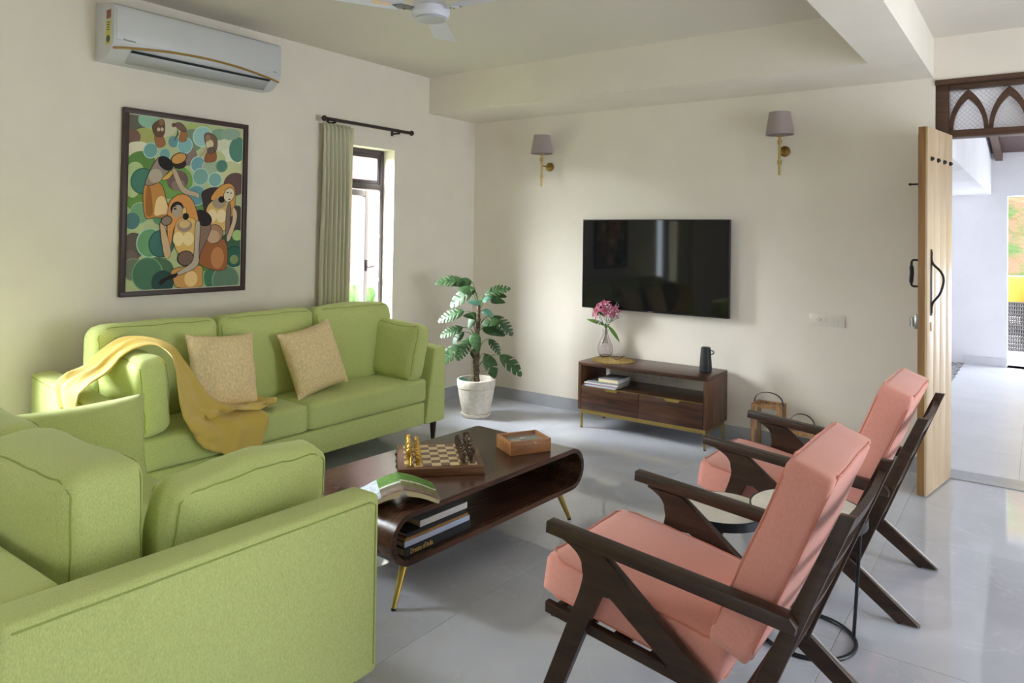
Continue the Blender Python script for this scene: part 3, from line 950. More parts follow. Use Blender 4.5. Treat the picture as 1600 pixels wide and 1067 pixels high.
# chess board and pieces
BX, BY, BA = 1.88, -2.55, math.radians(46)
cb = thing('chess_board', 'wooden chess board box on the coffee table', 'chess board', (BX, BY, TT + 0.0005), BA)
BS = 0.375
obj('board_case', bxx(-BS / 2, BS / 2, -BS / 2, BS / 2, 0.0, 0.034, 0.003), 'board_wood', cb)
sq = 0.0395
sm = [mesh_of('square', bxx(-sq / 2 + 0.0003, sq / 2 - 0.0003, -sq / 2 + 0.0003, sq / 2 - 0.0003, 0, 0.0022), c, smooth=False) for c in ('square_dark', 'square_light')]
for i in range(8):
    for j in range(8):
        obj('square', sm[(i + j) % 2], None, cb, ((i - 3.5) * sq, (j - 3.5) * sq, 0.0338))
for yy in (-0.09, 0.09):
    bm = NB(); tube(bm, [(-BS / 2 - 0.004, yy - 0.012, 0.017), (-BS / 2 - 0.004, yy + 0.012, 0.017)], 0.004, 8); bxx(-BS / 2 - 0.003, -BS / 2 + 0.001, yy - 0.016, yy + 0.016, 0.008, 0.026, 0, bm); obj('hinge', bm, 'iron', cb)
PIECES = {
    'king': ([(.0125, 0), (.0125, .006), (.008, .012), (.010, .022), (.007, .030), (.013, .044), (.014, .052), (.007, .060), (.009, .067), (.008, .075), (.004, .080), (.007, .084), (.006, .088)], True),
    'queen': ([(.0125, 0), (.0125, .006), (.008, .012), (.011, .022), (.007, .030), (.012, .044), (.012, .050), (.006, .057), (.008, .064), (.006, .072), (.003, .078)], True),
    'bishop': ([(.012, 0), (.012, .006), (.007, .012), (.010, .022), (.007, .030), (.011, .042), (.006, .050), (.008, .056), (.004, .064), (.002, .070)], True),
    'knight': ([(.012, 0), (.012, .006), (.009, .012), (.010, .024), (.008, .034), (.011, .042), (.006, .050), (.007, .056), (.003, .062)], True),
    'rook': ([(.012, 0), (.012, .006), (.009, .012), (.009, .040), (.012, .044), (.012, .054), (.009, .054), (.009, .050)], False),
    'pawn': ([(.0105, 0), (.0105, .005), (.006, .010), (.008, .018), (.006, .026), (.009, .034), (.005, .040), (.006, .045), (.003, .050)], True),
}
piece_mesh = {}
for nm, (prof, arms) in PIECES.items():
    for side, mt in (('gold', 'gold_piece'), ('dark', 'dark_piece')):
        bm = NB(); lathe(bm, prof, 10)
        if arms:
            H = prof[-1][1]
            for s in (-1, 1):
                tube(bm, [(0, s * 0.008, H * 0.60), (0.006, s * 0.014, H * 0.48), (0.011, s * 0.008, H * 0.40)], 0.0032, 6)
            tube(bm, [(0.012, 0.008, H * 0.10), (0.012, 0.008, H * 0.78)], 0.0016, 5)
            if nm == 'knight': tube(bm, [(-0.004, 0, H * 0.45), (0.012, 0, H * 0.62), (0.018, 0, H * 0.5)], [0.006, 0.005, 0.003], 6)
        else:
            for k in range(6):
                a = k * PI / 3; box(bm, (0.0105 * math.cos(a), 0.0105 * math.sin(a), 0.057), (0.004, 0.004, 0.006))
        rp = random.Random(nm)
        for k in range(16):
            z_ = prof[-1][1] * rp.uniform(0.12, 0.88); a = rp.random() * 6.28
            sphere(bm, (0.0085 * math.cos(a), 0.0085 * math.sin(a), z_), rp.uniform(0.0022, 0.0042), 6, 4)
        piece_mesh[nm, side] = mesh_of('chess_' + nm, bm, mt)
order = ['rook', 'knight', 'bishop', 'queen', 'king', 'bishop', 'knight', 'rook']
ca, sa = math.cos(BA), math.sin(BA)
for side in ('gold', 'dark'):
    metal = 'brass gold' if side == 'gold' else 'dark bronze'
    edge = 'nearest the long sofa' if side == 'gold' else 'nearest the carved shell box'
    edge = 'at the hinged edge of the board' if side == 'gold' else 'at the unhinged edge of the board'
    for j in range(8):
        for rank, nm in ((0, order[j]), (1, 'pawn')):
            col = rank if side == 'gold' else 7 - rank
            lx, ly = (col - 3.5) * sq, (j - 3.5) * sq
            o = obj('chess_' + nm, piece_mesh[nm, side], None, None, (BX + lx * ca - ly * sa, BY + lx * sa + ly * ca, TT + 0.0368), (0, 0, BA + (0 if side == 'gold' else PI)))
            desc = {'king': 'tallest', 'queen': 'tall slim', 'bishop': 'pointed', 'knight': 'horse headed', 'rook': 'tower shaped', 'pawn': 'small front row'}[nm]
            nth = ['first', 'second', 'third', 'fourth', 'fifth', 'sixth', 'seventh', 'last'][j]
            where = ', %s from the open book end' % nth if nm == 'pawn' else ('' if nm in ('king', 'queen') else (', on the open book side' if j < 4 else ', on the television side'))
            tag(o, '%s %s chess %s %s%s' % (desc if nm != 'pawn' else 'small', 'gold' if side == 'gold' else 'dark', nm, 'at the hinged edge' if side == 'gold' else 'away from the hinges', where), 'chess piece', '%s chess pieces' % side)

# glazed shell box
sb = thing('shell_box', 'small wooden box with glass lid and shells on the coffee table', 'box', (2.062, -2.135, TT + 0.0005), math.radians(61))
bw, bd, bh = 0.215, 0.165, 0.064
for (a, b, c, d) in ((-bw / 2, bw / 2, -bd / 2, -bd / 2 + 0.012), (-bw / 2, bw / 2, bd / 2 - 0.012, bd / 2), (-bw / 2, -bw / 2 + 0.012, -bd / 2 + 0.012, bd / 2 - 0.012), (bw / 2 - 0.012, bw / 2, -bd / 2 + 0.012, bd / 2 - 0.012)):
    obj('side', bxx(a, b, c, d, 0, bh, 0.0015), 'box_wood', sb)
obj('felt_bed', bxx(-bw / 2 + 0.012, bw / 2 - 0.012, -bd / 2 + 0.012, bd / 2 - 0.012, 0.004, 0.040), 'grey_felt', sb, smooth=False)
for k in range(9):
    bm = NB(); bmesh.ops.create_icosphere(bm, subdivisions=2, radius=0.010 + 0.006 * random.random(), matrix=Matrix.Diagonal((1.2, 0.9, 0.5, 1)))
    obj('shell', bm, 'shell', sb, (random.uniform(-0.075, 0.075), random.uniform(-0.055, 0.045), 0.043))
obj('glass_lid', bxx(-bw / 2 + 0.012, bw / 2 - 0.012, -bd / 2 + 0.012, bd / 2 - 0.012, 0.054, 0.057), 'glass', sb, smooth=False)
obj('latch', bxx(0.01, 0.028, -bd / 2 - 0.003, -bd / 2 + 0.001, 0.045, 0.053, 0.001), 'brass', sb)

# open book lying face down
def col_attr(me, cols):
    ca_ = me.color_attributes.new('Col', 'FLOAT_COLOR', 'CORNER')
    for p_ in me.polygons:
        for li in p_.loop_indices:
            ca_.data[li].color = cols[p_.index]
ob = thing('open_book', 'open paperback lying face down on the coffee table', 'book', (2.055, -2.975, TT + 0.0005), math.radians(142))
# local x along the spine, local y across
def arc(u, lift):   # u -1..1 across, height
    a = abs(u)
    return 0.052 * (1 - a) ** 1.4 + 0.012 * math.sin(a * PI) + lift
NU, NX = 28, 12
bm = NB(); rows = []
for j in range(NU + 1):
    u = -1 + 2 * j / NU
    rows.append([(-0.105 + 0.21 * i / NX, u * 0.145, arc(u, 0.013)) for i in range(NX + 1)])
grid(bm, rows)
me = bpy.data.meshes.new('cover'); bm.to_mesh(me); bm.free()
cols = []
for p_ in me.polygons:
    x, u = p_.center.x, p_.center.y / 0.145
    if u < -0.02:   # cover lying towards the chess board: green field over a brown landscape
        c = (92, 130, 62) if x > 0.02 else ((188, 186, 176) if x > 0.008 else ((112, 116, 72) if x > -0.045 else (120, 104, 92)))
    elif u < 0.55: c = (100, 136, 72) if x > 0.0 else ((200, 200, 196) if x > -0.02 else ((110, 104, 88) if x > -0.05 else (128, 112, 104)))
    else: c = (186, 196, 204) if x > -0.07 else (168, 178, 190)
    n_ = 1 + 0.15 * noise.noise(Vector((x * 60, u * 9, 0)))
    cols.append(S(*[v * n_ for v in c], 0.8))
col_attr(me, cols); me.materials.append(M['print']); me.shade_smooth()
co = obj('cover', me, None, ob); s = co.modifiers.new('s', 'SOLIDIFY'); s.thickness = 0.0012; s.offset = 1
for sg in (-1, 1):
    bm = NB(); pts_t = []; pts_b = []
    for j in range(15):
        u = 0.02 + 0.96 * j / 14
        pts_t.append((sg * u * 0.145, arc(u, 0.0125)))
        pts_b.append((sg * (0.012 + u * 0.128), max(0.0005, arc(u, 0.0125) - 0.0135 - 0.012 * (1 - u))))
    YZ = Matrix(((0, 0, 1, 0), (1, 0, 0, 0), (0, 1, 0, 0), (0, 0, 0, 1)))
    prism(bm, pts_t + pts_b[::-1], 0.205, YZ)
    obj('page_block', bm, 'paper', ob, smooth=False)

# books inside the coffee table
def book(name, label, loc, rz, sx, sy, h_, cover, cat='book', group=None, spine=None):
    """flat lying book; spine on local +x face"""
    t = thing(name, label, cat, loc, rz, group)
    bm = NB(); bxx(-sx / 2, sx / 2, -sy / 2, sy / 2, 0, 0.0022, 0, bm); bxx(-sx / 2, sx / 2, -sy / 2, sy / 2, h_ - 0.0022, h_, 0, bm)
    obj('cover', bm, cover, t, smooth=False)
    obj('spine', bxx(sx / 2 - 0.002, sx / 2 + 0.0006, -sy / 2, sy / 2, 0, h_, 0.0005), spine or cover, t, smooth=False)
    obj('page_block', bxx(-sx / 2 + 0.004, sx / 2 - 0.002, -sy / 2 + 0.003, sy / 2 - 0.003, 0.0022, h_ - 0.0022), 'paper', t, smooth=False)
    return t
RZ = math.radians(-3)
z = 0.1875
bx_, by_ = 2.04, -2.865
stack = [
    ('black spined art book at the bottom of the coffee table stack', 0.27, 0.37, 0.030, 'black_book', None, 0.0, 0.0),
    ('pale blue spined book second from the bottom of the stack', 0.265, 0.365, 0.022, 'green_book', 'blue_book', -0.006, 0.004),
    ('tan covered thin book in the middle of the stack', 0.26, 0.355, 0.012, 'brown_book', None, -0.004, 0.0),
    ('dark thin book under the grey book of the stack', 0.26, 0.33, 0.014, 'black_book', None, -0.008, 0.0),
    ('grey book with white spine on top of the stack', 0.24, 0.27, 0.025, 'grey_book', 'white_book', 0.0, 0.045),
]
for lb, sx, sy, h_, cv, sp, dx, dy in stack:
    t = book('art_book', lb, (bx_ + dx, by_ + dy, z), RZ, sx, sy, h_, cv, spine=sp, group='books in the coffee table')
    if 'bottom of the coffee' in lb:
        me = text_mesh('Dreams of India', 0.030); me.materials.append(M['gold_ink'])
        o = obj('lettering', me, None, t, (sx / 2 + 0.0012, -sy / 2 + 0.028, 0.0055), (PI / 2, 0, PI / 2))
        o.scale = (0.62, 0.95, 1)
    z += h_ + 0.0006

# ================================================================== ARMCHAIRS
def make_chair(t):
    W = 0.60
    prof = catmull([(0.048, 0.512, 0), (0.075, 0.500, 0), (0.104, 0.478, 0), (0.120, 0.439, 0), (0.110, 0.384, 0), (0.085, 0.318, 0)], 4)
    poly = [(p.x, p.y) for p in prof] + [(-0.040, 0.0), (0.020, 0.0)]
    poly += [(p.x, p.y) for p in catmull([(0.140, 0.298, 0), (0.168, 0.362, 0), (0.186, 0.384, 0), (0.205, 0.385, 0), (0.230, 0.369, 0), (0.262, 0.345, 0)], 4)]
    poly += [(0.735, 0.0), (0.815, 0.0), (0.810, 0.010), (0.190, 0.493), (0.180, 0.502)]
    for s in (0, 1):
        yc = 0.015 if s == 0 else W - 0.015
        bm = NB(); prism(bm, poly, 0.030, Matrix.Translation((0, yc, 0)) @ XZ, 0.003, 1)
        obj('leg_frame', bm, 'chair_wood', t)
        yo = yc - 0.006 if s == 0 else yc + 0.006
        bm = NB(); prism(bm, [(-0.002, 0.522), (0.0, 0.555), (0.70, 0.492), (0.716, 0.472), (0.712, 0.452)], 0.050, Matrix.Translation((0, yo, 0)) @ XZ, 0.006, 2)
        obj('armrest', bm, 'chair_wood', t)
        bm = NB(); prism(bm, [(0.803, 0.754), (0.839, 0.754), (0.604, 0.158), (0.562, 0.192)], 0.030, Matrix.Translation((0, yc + (0.012 if s == 0 else -0.012), 0)) @ XZ, 0.004, 2)
        obj('back_post', bm, 'chair_wood', t)
        bm = NB(); prism(bm, [(-0.03, 0.293), (0.60, 0.208), (0.60, 0.176), (-0.03, 0.262)], 0.028, Matrix.Translation((0, yc + (0.030 if s == 0 else -0.030), 0)) @ XZ, 0.003, 1)
        obj('seat_rail', bm, 'chair_wood', t)
    # back slats
    for k, (sx, sz, h_) in enumerate(((0.800, 0.700, 0.055), (0.748, 0.575, 0.035), (0.700, 0.455, 0.035), (0.645, 0.320, 0.035))):
        bm = NB()
        rot = Matrix.Rotation(0.385, 4, 'Y')
        n = 8; prev = None
        rows = []
        for i in range(n + 1):
            u = i / n; yy = 0.035 + (W - 0.07) * u
            bow = 0.010 * math.sin(PI * u)
            c = Vector((sx + bow, yy, sz))
            ring = [c + rot @ Vector((a, 0, b)) for a, b in ((-0.009, -h_ / 2), (0.009, -h_ / 2), (0.009, h_ / 2), (-0.009, h_ / 2), (-0.009, -h_ / 2))]
            rows.append(ring)
        grid(bm, rows)
        bmesh.ops.remove_doubles(bm, verts=bm.verts[:], dist=1e-5)
        obj('back_slat', bm, 'chair_wood', t, ang=40)
    for sx, sz in ((0.0, 0.262), (0.56, 0.185)):
        bm = NB(); bxx(sx - 0.018, sx + 0.018, 0.045, W - 0.045, sz - 0.014, sz + 0.012, 0.003, bm); obj('cross_rail', bm, 'chair_wood', t)
    for k in range(4):
        sx = 0.1 + 0.115 * k
        bm = NB(); bxx(sx - 0.03, sx + 0.03, 0.03, W - 0.03, 0.290 - 0.135 * (sx + 0.03) - 0.012, 0.290 - 0.135 * (sx + 0.03) - 0.002, 0.002, bm); obj('seat_slat', bm, 'chair_wood', t)
    cw = 0.50
    sl, stt = 0.57, 0.118
    a = 0.155
    pa = (sl, cw, stt, 0.016, (0.004, 0.004, 0.014), 16, 0.004, 1)
    c = obj('seat_cushion', puff(*pa), 'pink', t, (0.232, W / 2, 0.326), (0, a, 0), ang=70)
    for s in (-1, 1):
        obj('piping', puff_seam(*pa, 'Z', s, 0.0036), 'piping_pink', c)
    bl, btk = 0.56, 0.118
    pa = (btk, cw, bl, 0.016, (0.014, 0.004, 0.004), 16, 0.005, 2)
    c = obj('back_cushion', puff(*pa), 'pink', t, (0.628, W / 2, 0.578), (0, 0.385, 0), ang=70)
    for s in (-1, 1):
        obj('piping', puff_seam(*pa, 'X', s, 0.0036), 'piping_pink', c)
    for s in (0, 1):
        yc = 0.015 if s == 0 else W - 0.015
        bm = NB(); lathe(bm, [(0.009, 0), (0.009, 0.006)], 10, (0.745, yc, 0.0)); bm.verts.ensure_lookup_table()
        obj('foot_pad', bm, 'rubber', t, (0, 0, -0.0055))
ch1 = thing('armchair', 'pink velvet armchair with dark wood frame nearest the viewer', 'armchair', (2.915, -3.225, 0.0056), 0, 'pink armchairs')
make_chair(ch1)
ch2 = copy_tree(ch1)
ch2.location = (2.935, -2.035, 0.0056)
ch2['label'] = 'pink velvet armchair with dark wood frame nearest the entrance door'

# nesting side tables between the armchairs
def side_table(label, x, y, z, R, rr, a0):
    t = thing('side_table', label, 'table', (x, y, 0), 0, 'round nesting side tables')
    bm = NB(); lathe(bm, [(R - 0.004, z - 0.022), (R - 0.004, z - 0.003), (R - 0.008, z)], 48); obj('table_top', bm, 'marble_top', t)
    bm = NB(); n = 48
    prof = [(R - 0.004, z - 0.034), (R + 0.002, z - 0.034), (R + 0.002, z - 0.002), (R - 0.003, z - 0.002)]
    rings = [[bm.verts.new((r * math.cos(2 * PI * i / n), r * math.sin(2 * PI * i / n), zz)) for i in range(n)] for r, zz in prof]
    for k in range(4):
        A, B = rings[k], rings[(k + 1) % 4]
        for i in range(n): bm.faces.new((A[i], A[(i + 1) % n], B[(i + 1) % n], B[i]))
    obj('rim', bm, 'black_metal', t)
    for k in range(3):
        a = a0 + k * 2 * PI / 3
        bm = NB(); tube(bm, [(rr * math.cos(a), rr * math.sin(a), 0.012), ((R - 0.012) * math.cos(a), (R - 0.012) * math.sin(a), z - 0.03)], 0.0062, 8); obj('leg', bm, 'black_metal', t)
    bm = NB(); tube(bm, [(rr * math.cos(2 * PI * i / 48), rr * math.sin(2 * PI * i / 48), 0.0075) for i in range(48)], 0.0075, 8, closed=True); obj('base_ring', bm, 'black_metal', t)
side_table('lower round marble side table between the pink armchairs', 3.135, -2.375, 0.405, 0.165, 0.12, 0.5)
side_table('taller round marble side table behind the near pink armchair', 3.43, -2.325, 0.455, 0.195, 0.16, 0.5)

# ================================================================== TV WALL
CX0, CX1, CY0, CY1 = 1.345, 2.328, -0.412, -0.03
cs = thing('media_console', 'dark wood media console with brass legs below the television', 'cabinet', (CX0, CY0, 0))
CW, CD = CX1 - CX0, CY1 - CY0
zt, zb_ = 0.485, 0.137
obj('top_panel', bxx(0, CW, 0, CD, zt - 0.026, zt, 0.002), 'rosewood_x', cs)
obj('side_panel', bxx(0, 0.026, 0.0, CD, zb_, zt - 0.0262, 0.002), 'rosewood_z', cs)
obj('side_panel', bxx(CW - 0.026, CW, 0.0, CD, zb_, zt - 0.0262, 0.002), 'rosewood_z', cs)
obj('shelf', bxx(0.0262, CW - 0.0262, 0.006, CD, 0.294, 0.312, 0.001), 'rosewood_x', cs)
obj('bottom_panel', bxx(0.0262, CW - 0.0262, 0.012, CD, zb_, zb_ + 0.016, 0.001), 'rosewood_x', cs)
obj('back_panel', bxx(0.0262, CW - 0.0262, CD - 0.012, CD, zb_ + 0.0165, 0.2935), 'rosewood_x', cs, smooth=False)
dw = (CW - 0.0524 - 0.006) / 2
for k in range(2):
    x0 = 0.0282 + k * (dw + 0.002)
    d = obj('drawer', bxx(x0, x0 + dw, 0.0, 0.018, zb_ + 0.002, 0.309, 0.0015), 'rosewood_x', cs)
    cx = x0 + (0.245 if k == 0 else 0.245)
    bm = NB(); prism(bm, [(cx - 0.062, 0.3125), (cx + 0.062, 0.3125), (cx + 0.042, 0.292), (cx - 0.042, 0.292)], 0.004, Matrix.Translation((0, -0.0025, 0)) @ XZ)
    obj('handle', bm, 'brass', d, smooth=False)
    obj('edge_strip', bxx(x0, x0 + dw, -0.002, 0.018, 0.3092, 0.3125), 'brass', d, smooth=False)
bm = NB()
bxx(0.015, CW - 0.015, 0.015, 0.027, zb_ - 0.027, zb_ - 0.0003, 0, bm); bxx(0.015, CW - 0.015, CD - 0.027, CD - 0.015, zb_ - 0.027, zb_ - 0.0003, 0, bm)
bxx(0.015, 0.027, 0.027, CD - 0.027, zb_ - 0.027, zb_ - 0.0003, 0, bm); bxx(CW - 0.027, CW - 0.015, 0.027, CD - 0.027, zb_ - 0.027, zb_ - 0.0003, 0, bm)
obj('base_frame', bm, 'brass', cs, smooth=False)
for lx in (0.021, CW - 0.021):
    for ly in (0.021, CD - 0.021):
        l = obj('leg', bxx(lx - 0.0075, lx + 0.0075, ly - 0.0075, ly + 0.0075, 0.006, zb_ - 0.027, 0.001), 'brass', cs)
        bm = NB(); lathe(bm, [(0.008, 0), (0.008, 0.006)], 10, (lx, ly, 0)); obj('foot_cap', bm, 'rubber', l)

# magazines and book on the console shelf
z = 0.3125
mags = [('blue', 'blue_book', 'lowest magazine on the console shelf, pale blue', 0.27, 0.21, 0.008), ('mauve', 'petal_mauve', 'second magazine on the console shelf, mauve spine', 0.265, 0.205, 0.010),
        ('white', 'white_book', 'third magazine on the console shelf, white spine', 0.27, 0.21, 0.009), ('dark', 'grey_book', 'uppermost grey magazine on the console shelf', 0.25, 0.20, 0.009)]
for i, (k, c, lb, a, b, h_) in enumerate(mags):
    book('magazine', lb, (1.51 + 0.006 * i, -0.292 + 0.004 * (i % 2), z), -PI / 2 + 0.02 * i, b, a, h_, 'black_book' if k in ('mauve',) else 'grey_book', group='magazines on the console shelf', spine=c, cat='magazine')
    z += h_ + 0.0004
book('hardback_book', 'white hardback lying on the magazines of the console shelf', (1.575, -0.285, z), 0.02, 0.16, 0.20, 0.026, 'grey_book', spine='white_book')

# woven mat, vase, flowers, glass dish, speaker
mt = thing('woven_mat', 'round gold woven mat on the console', 'mat', (1.535, -0.225, 0.4855))
bm = NB(); lathe(bm, [(0.150, 0), (0.150, 0.0025), (0.0, 0.003)], 40, closed_top=False); bmesh.ops.remove_doubles(bm, verts=bm.verts[:], dist=1e-6)
obj('mat_disc', bm, 'doily', mt)
bm = NB()
for k in range(26):
    a = 2 * PI * k / 26
    tube(bm, [(0.148 * math.cos(a) + 0.011 * math.cos(b), 0.148 * math.sin(a) + 0.011 * math.sin(b), 0.003) for b in [2 * PI * i / 8 for i in range(8)]], 0.0022, 5, closed=True)
obj('scalloped_edge', bm, 'doily', mt)
VX, VY, VZ = 1.405, -0.115, 0.4895
def vase():
    prof_o = [(0.030, 0), (0.046, 0.010), (0.057, 0.035), (0.059, 0.060), (0.053, 0.090), (0.038, 0.125), (0.024, 0.155), (0.019, 0.180), (0.021, 0.200), (0.024, 0.206)]
    prof_i = [(r - 0.0022, z_ + (0.004 if i == 0 else 0)) for i, (r, z_) in enumerate(prof_o)]
    bm = NB(); lathe(bm, prof_o + prof_i[::-1], 32)
    o = obj('vase', bm, 'vase_glass', None, (VX, VY, VZ), ang=60)
    tag(o, 'clear teardrop glass vase on the console', 'vase')
vase()
def petal_mesh(L, wd, curl):
    bm = NB(); rows = []
    for i in range(8):
        v = i / 7
        w_ = wd * math.sin(PI * min(1, 0.08 + 0.92 * v) ** 0.9) ** 0.8 if v < 0.999 else 0.001
        out = L * (0.25 * v + 0.75 * v ** 1.3); up = L * (0.75 * v - curl * v ** 2.5)
        rows.append([(out - 0.004 * abs(s), s * w_ / 2, up + 0.10 * wd * abs(s)) for s in (-1, -0.5, 0, 0.5, 1)])
    return mesh_of('petal', grid(bm, rows), 'lily_pink', ang=80)
pet_a, pet_b = petal_mesh(0.070, 0.042, 0.70), petal_mesh(0.066, 0.030, 0.50)
def lily(pos, d, label, scale=1.0):
    """flower whose axis points along d; stem runs down into the vase"""
    base = Vector(pos); d = Vector(d).normalized()
    t = thing('lily', label, 'flower', (VX, VY, VZ), 0, 'lilies in the glass vase')
    loc = base - Vector((VX, VY, VZ))
    q = d.to_track_quat('Z', 'Y')
    neck = Vector((random.uniform(-0.008, 0.008), random.uniform(-0.008, 0.008), 0.195)); foot = Vector((random.uniform(-0.02, 0.02), random.uniform(-0.02, 0.02), 0.10))
    bm = NB(); tube(bm, catmull([foot, neck, loc * 0.6 + neck * 0.4, loc], 5), 0.0024, 6); obj('stem', bm, 'stalk', t)
    hd = obj('throat', sphere(NB(), (0, 0, 0.004), 0.008, 8, 6), 'lily_red', t, loc)
    hd.rotation_mode = 'QUATERNION'; hd.rotation_quaternion = q; hd.scale = (scale,) * 3
    for k in range(6):
        obj('petal', pet_a if k % 2 else pet_b, None, hd, (0, 0, 0), (0, 0, k * PI / 3))
    bm = NB()
    for k in range(6):
        a = k * PI / 3 + 0.3
        tube(bm, [(0, 0, 0), (0.012 * math.cos(a), 0.012 * math.sin(a), 0.035), (0.016 * math.cos(a), 0.016 * math.sin(a), 0.042)], [0.001, 0.001, 0.003], 5)
    obj('stamens', bm, 'lily_red', hd)
LC = Vector((VX, VY, VZ))
for i, (dx, dy, dz, d, lb) in enumerate((
        (-0.035, -0.045, 0.345, (-0.5, -0.7, 0.35), 'open pink lily facing the sofas, left in the bouquet'),
        (0.000, -0.02, 0.385, (-0.05, -0.5, 0.9), 'pink lily at the top of the bouquet'),
        (0.040, -0.050, 0.350, (0.45, -0.75, 0.4), 'deep pink lily in the middle of the bouquet'),
        (0.075, -0.02, 0.345, (0.85, -0.4, 0.3), 'deep pink lily on the right of the bouquet'),
        (-0.065, 0.00, 0.315, (-0.85, -0.45, 0.0), 'drooping pale pink lily low in the bouquet'))):
    lily(LC + Vector((dx, dy, dz)), d, lb, 1.0)
def blade(L, wd, droop):
    bm = NB(); rows = []
    for i in range(10):
        v = i / 9
        w_ = wd * math.sin(PI * (0.04 + 0.955 * v)) ** 0.8
        rows.append([(L * v, s * w_ / 2, -droop * v * v + 0.15 * w_ * abs(s)) for s in (-1, 0, 1)])
    return mesh_of('leaf', grid(bm, rows), 'lily_leaf', ang=80)
for k, (x, y, zz, a, tilt, L, wd, dr_, lb) in enumerate((
        (0.0, 0.0, 0.235, 3.55, -0.35, 0.15, 0.035, 0.02, 'broad green leaf pointing left out of the vase'),
        (0.02, 0.0, 0.235, -0.3, 0.55, 0.15, 0.030, 0.05, 'green leaf hanging down right of the vase'),
        (0.0, 0.0, 0.30, 3.4, -0.55, 0.12, 0.022, 0.0, 'small green leaf behind the lilies'))):
    o = obj('lily_leaf', blade(L, wd, dr_), None, None, (VX + x, VY + y, VZ + zz), (-0.9 if k != 1 else 0.5, tilt, a))
    tag(o, lb, 'leaf', 'leaves in the glass vase')
bm = NB(); bm2 = NB()
for k in range(26):
    a = random.uniform(-1.3, 0.5); r = random.uniform(0.05, 0.15); h_ = random.uniform(0.27, 0.40)
    tip = Vector((r * math.cos(a) * 1.1, r * math.sin(a) * 0.6, h_))
    tube(bm, catmull([(0.0, 0, 0.20), (tip.x * 0.4, tip.y * 0.4, 0.27), tip], 4), 0.0008, 4)
    for j in range(7):
        sphere(bm2, tip + Vector([random.uniform(-0.018, 0.018) for _ in range(3)]), random.uniform(0.002, 0.0042), 6, 4)
for k in range(40):
    sphere(bm2, (random.uniform(-0.06, 0.03), random.uniform(-0.06, -0.02), random.uniform(0.24, 0.29)), random.uniform(0.002, 0.0045), 6, 4)
fs = thing('filler_sprigs', 'fine white and mauve filler flowers beside the lilies', 'flowers', (VX, VY, VZ), kind='stuff')
obj('sprig_stems', bm, 'stalk', fs); obj('sprig_buds', bm2, 'petal_white', fs)
bm = NB(); n = 28
po = [(0.020, 0.0), (0.030, 0.004), (0.048, 0.016), (0.060, 0.026)]
pi_ = [(r - 0.003, z_ + 0.003) for r, z_ in po]
lathe(bm, po + pi_[::-1], n)
for v in bm.verts:
    a = math.atan2(v.co.y, v.co.x); rr = math.hypot(v.co.x, v.co.y)
    if rr > 0.04: v.co.z += 0.004 * math.cos(a * 7); v.co.xy *= 1 + 0.05 * math.cos(a * 7)
tag(obj('glass_dish', bm, 'vase_glass', None, (1.535, -0.175, 0.4895), ang=60), 'small scalloped glass dish on the woven mat', 'dish')
sp = thing('bluetooth_speaker', 'black tapered portable speaker on the console', 'speaker', (2.235, -0.20, 0.4855))
bm = NB(); lathe(bm, [(0.036, 0), (0.041, 0.004), (0.042, 0.03), (0.038, 0.09), (0.033, 0.160), (0.030, 0.168), (0.026, 0.170)], 32); obj('body', bm, 'black_plastic', sp)
bm = NB(); tube(bm, catmull([(0.030, 0, 0.150), (0.052, 0, 0.146), (0.056, 0, 0.132), (0.040, 0, 0.122)], 5), 0.004, 8); obj('carry_loop', bm, 'black_plastic', sp)
bm = NB(); lathe(bm, [(0.0425, 0.030), (0.0428, 0.032), (0.0425, 0.034)], 32, closed_bottom=False, closed_top=False); obj('band', bm, 'rubber', sp)

# television
tv = thing('television', 'wall mounted black flat screen television', 'television', (1.172, -0.082, 0.846))
TW, TH = 1.178, 0.692
obj('casing', bxx(0, TW, 0.004, 0.040, 0, TH, 0.004), 'tv_bezel', tv)
obj('screen', bxx(0.006, TW - 0.006, 0.0, 0.0038, 0.014, TH - 0.006), 'tv_screen', tv, smooth=False)
obj('wall_mount', bxx(TW / 2 - 0.2, TW / 2 + 0.2, 0.0405, 0.082, TH / 2 - 0.15, TH / 2 + 0.15, 0.003), 'tv_bezel', tv)
obj('maker_mark', bxx(TW / 2 - 0.02, TW / 2 + 0.02, -0.0006, 0.0036, 0.004, 0.009), 'steel', tv, smooth=False)

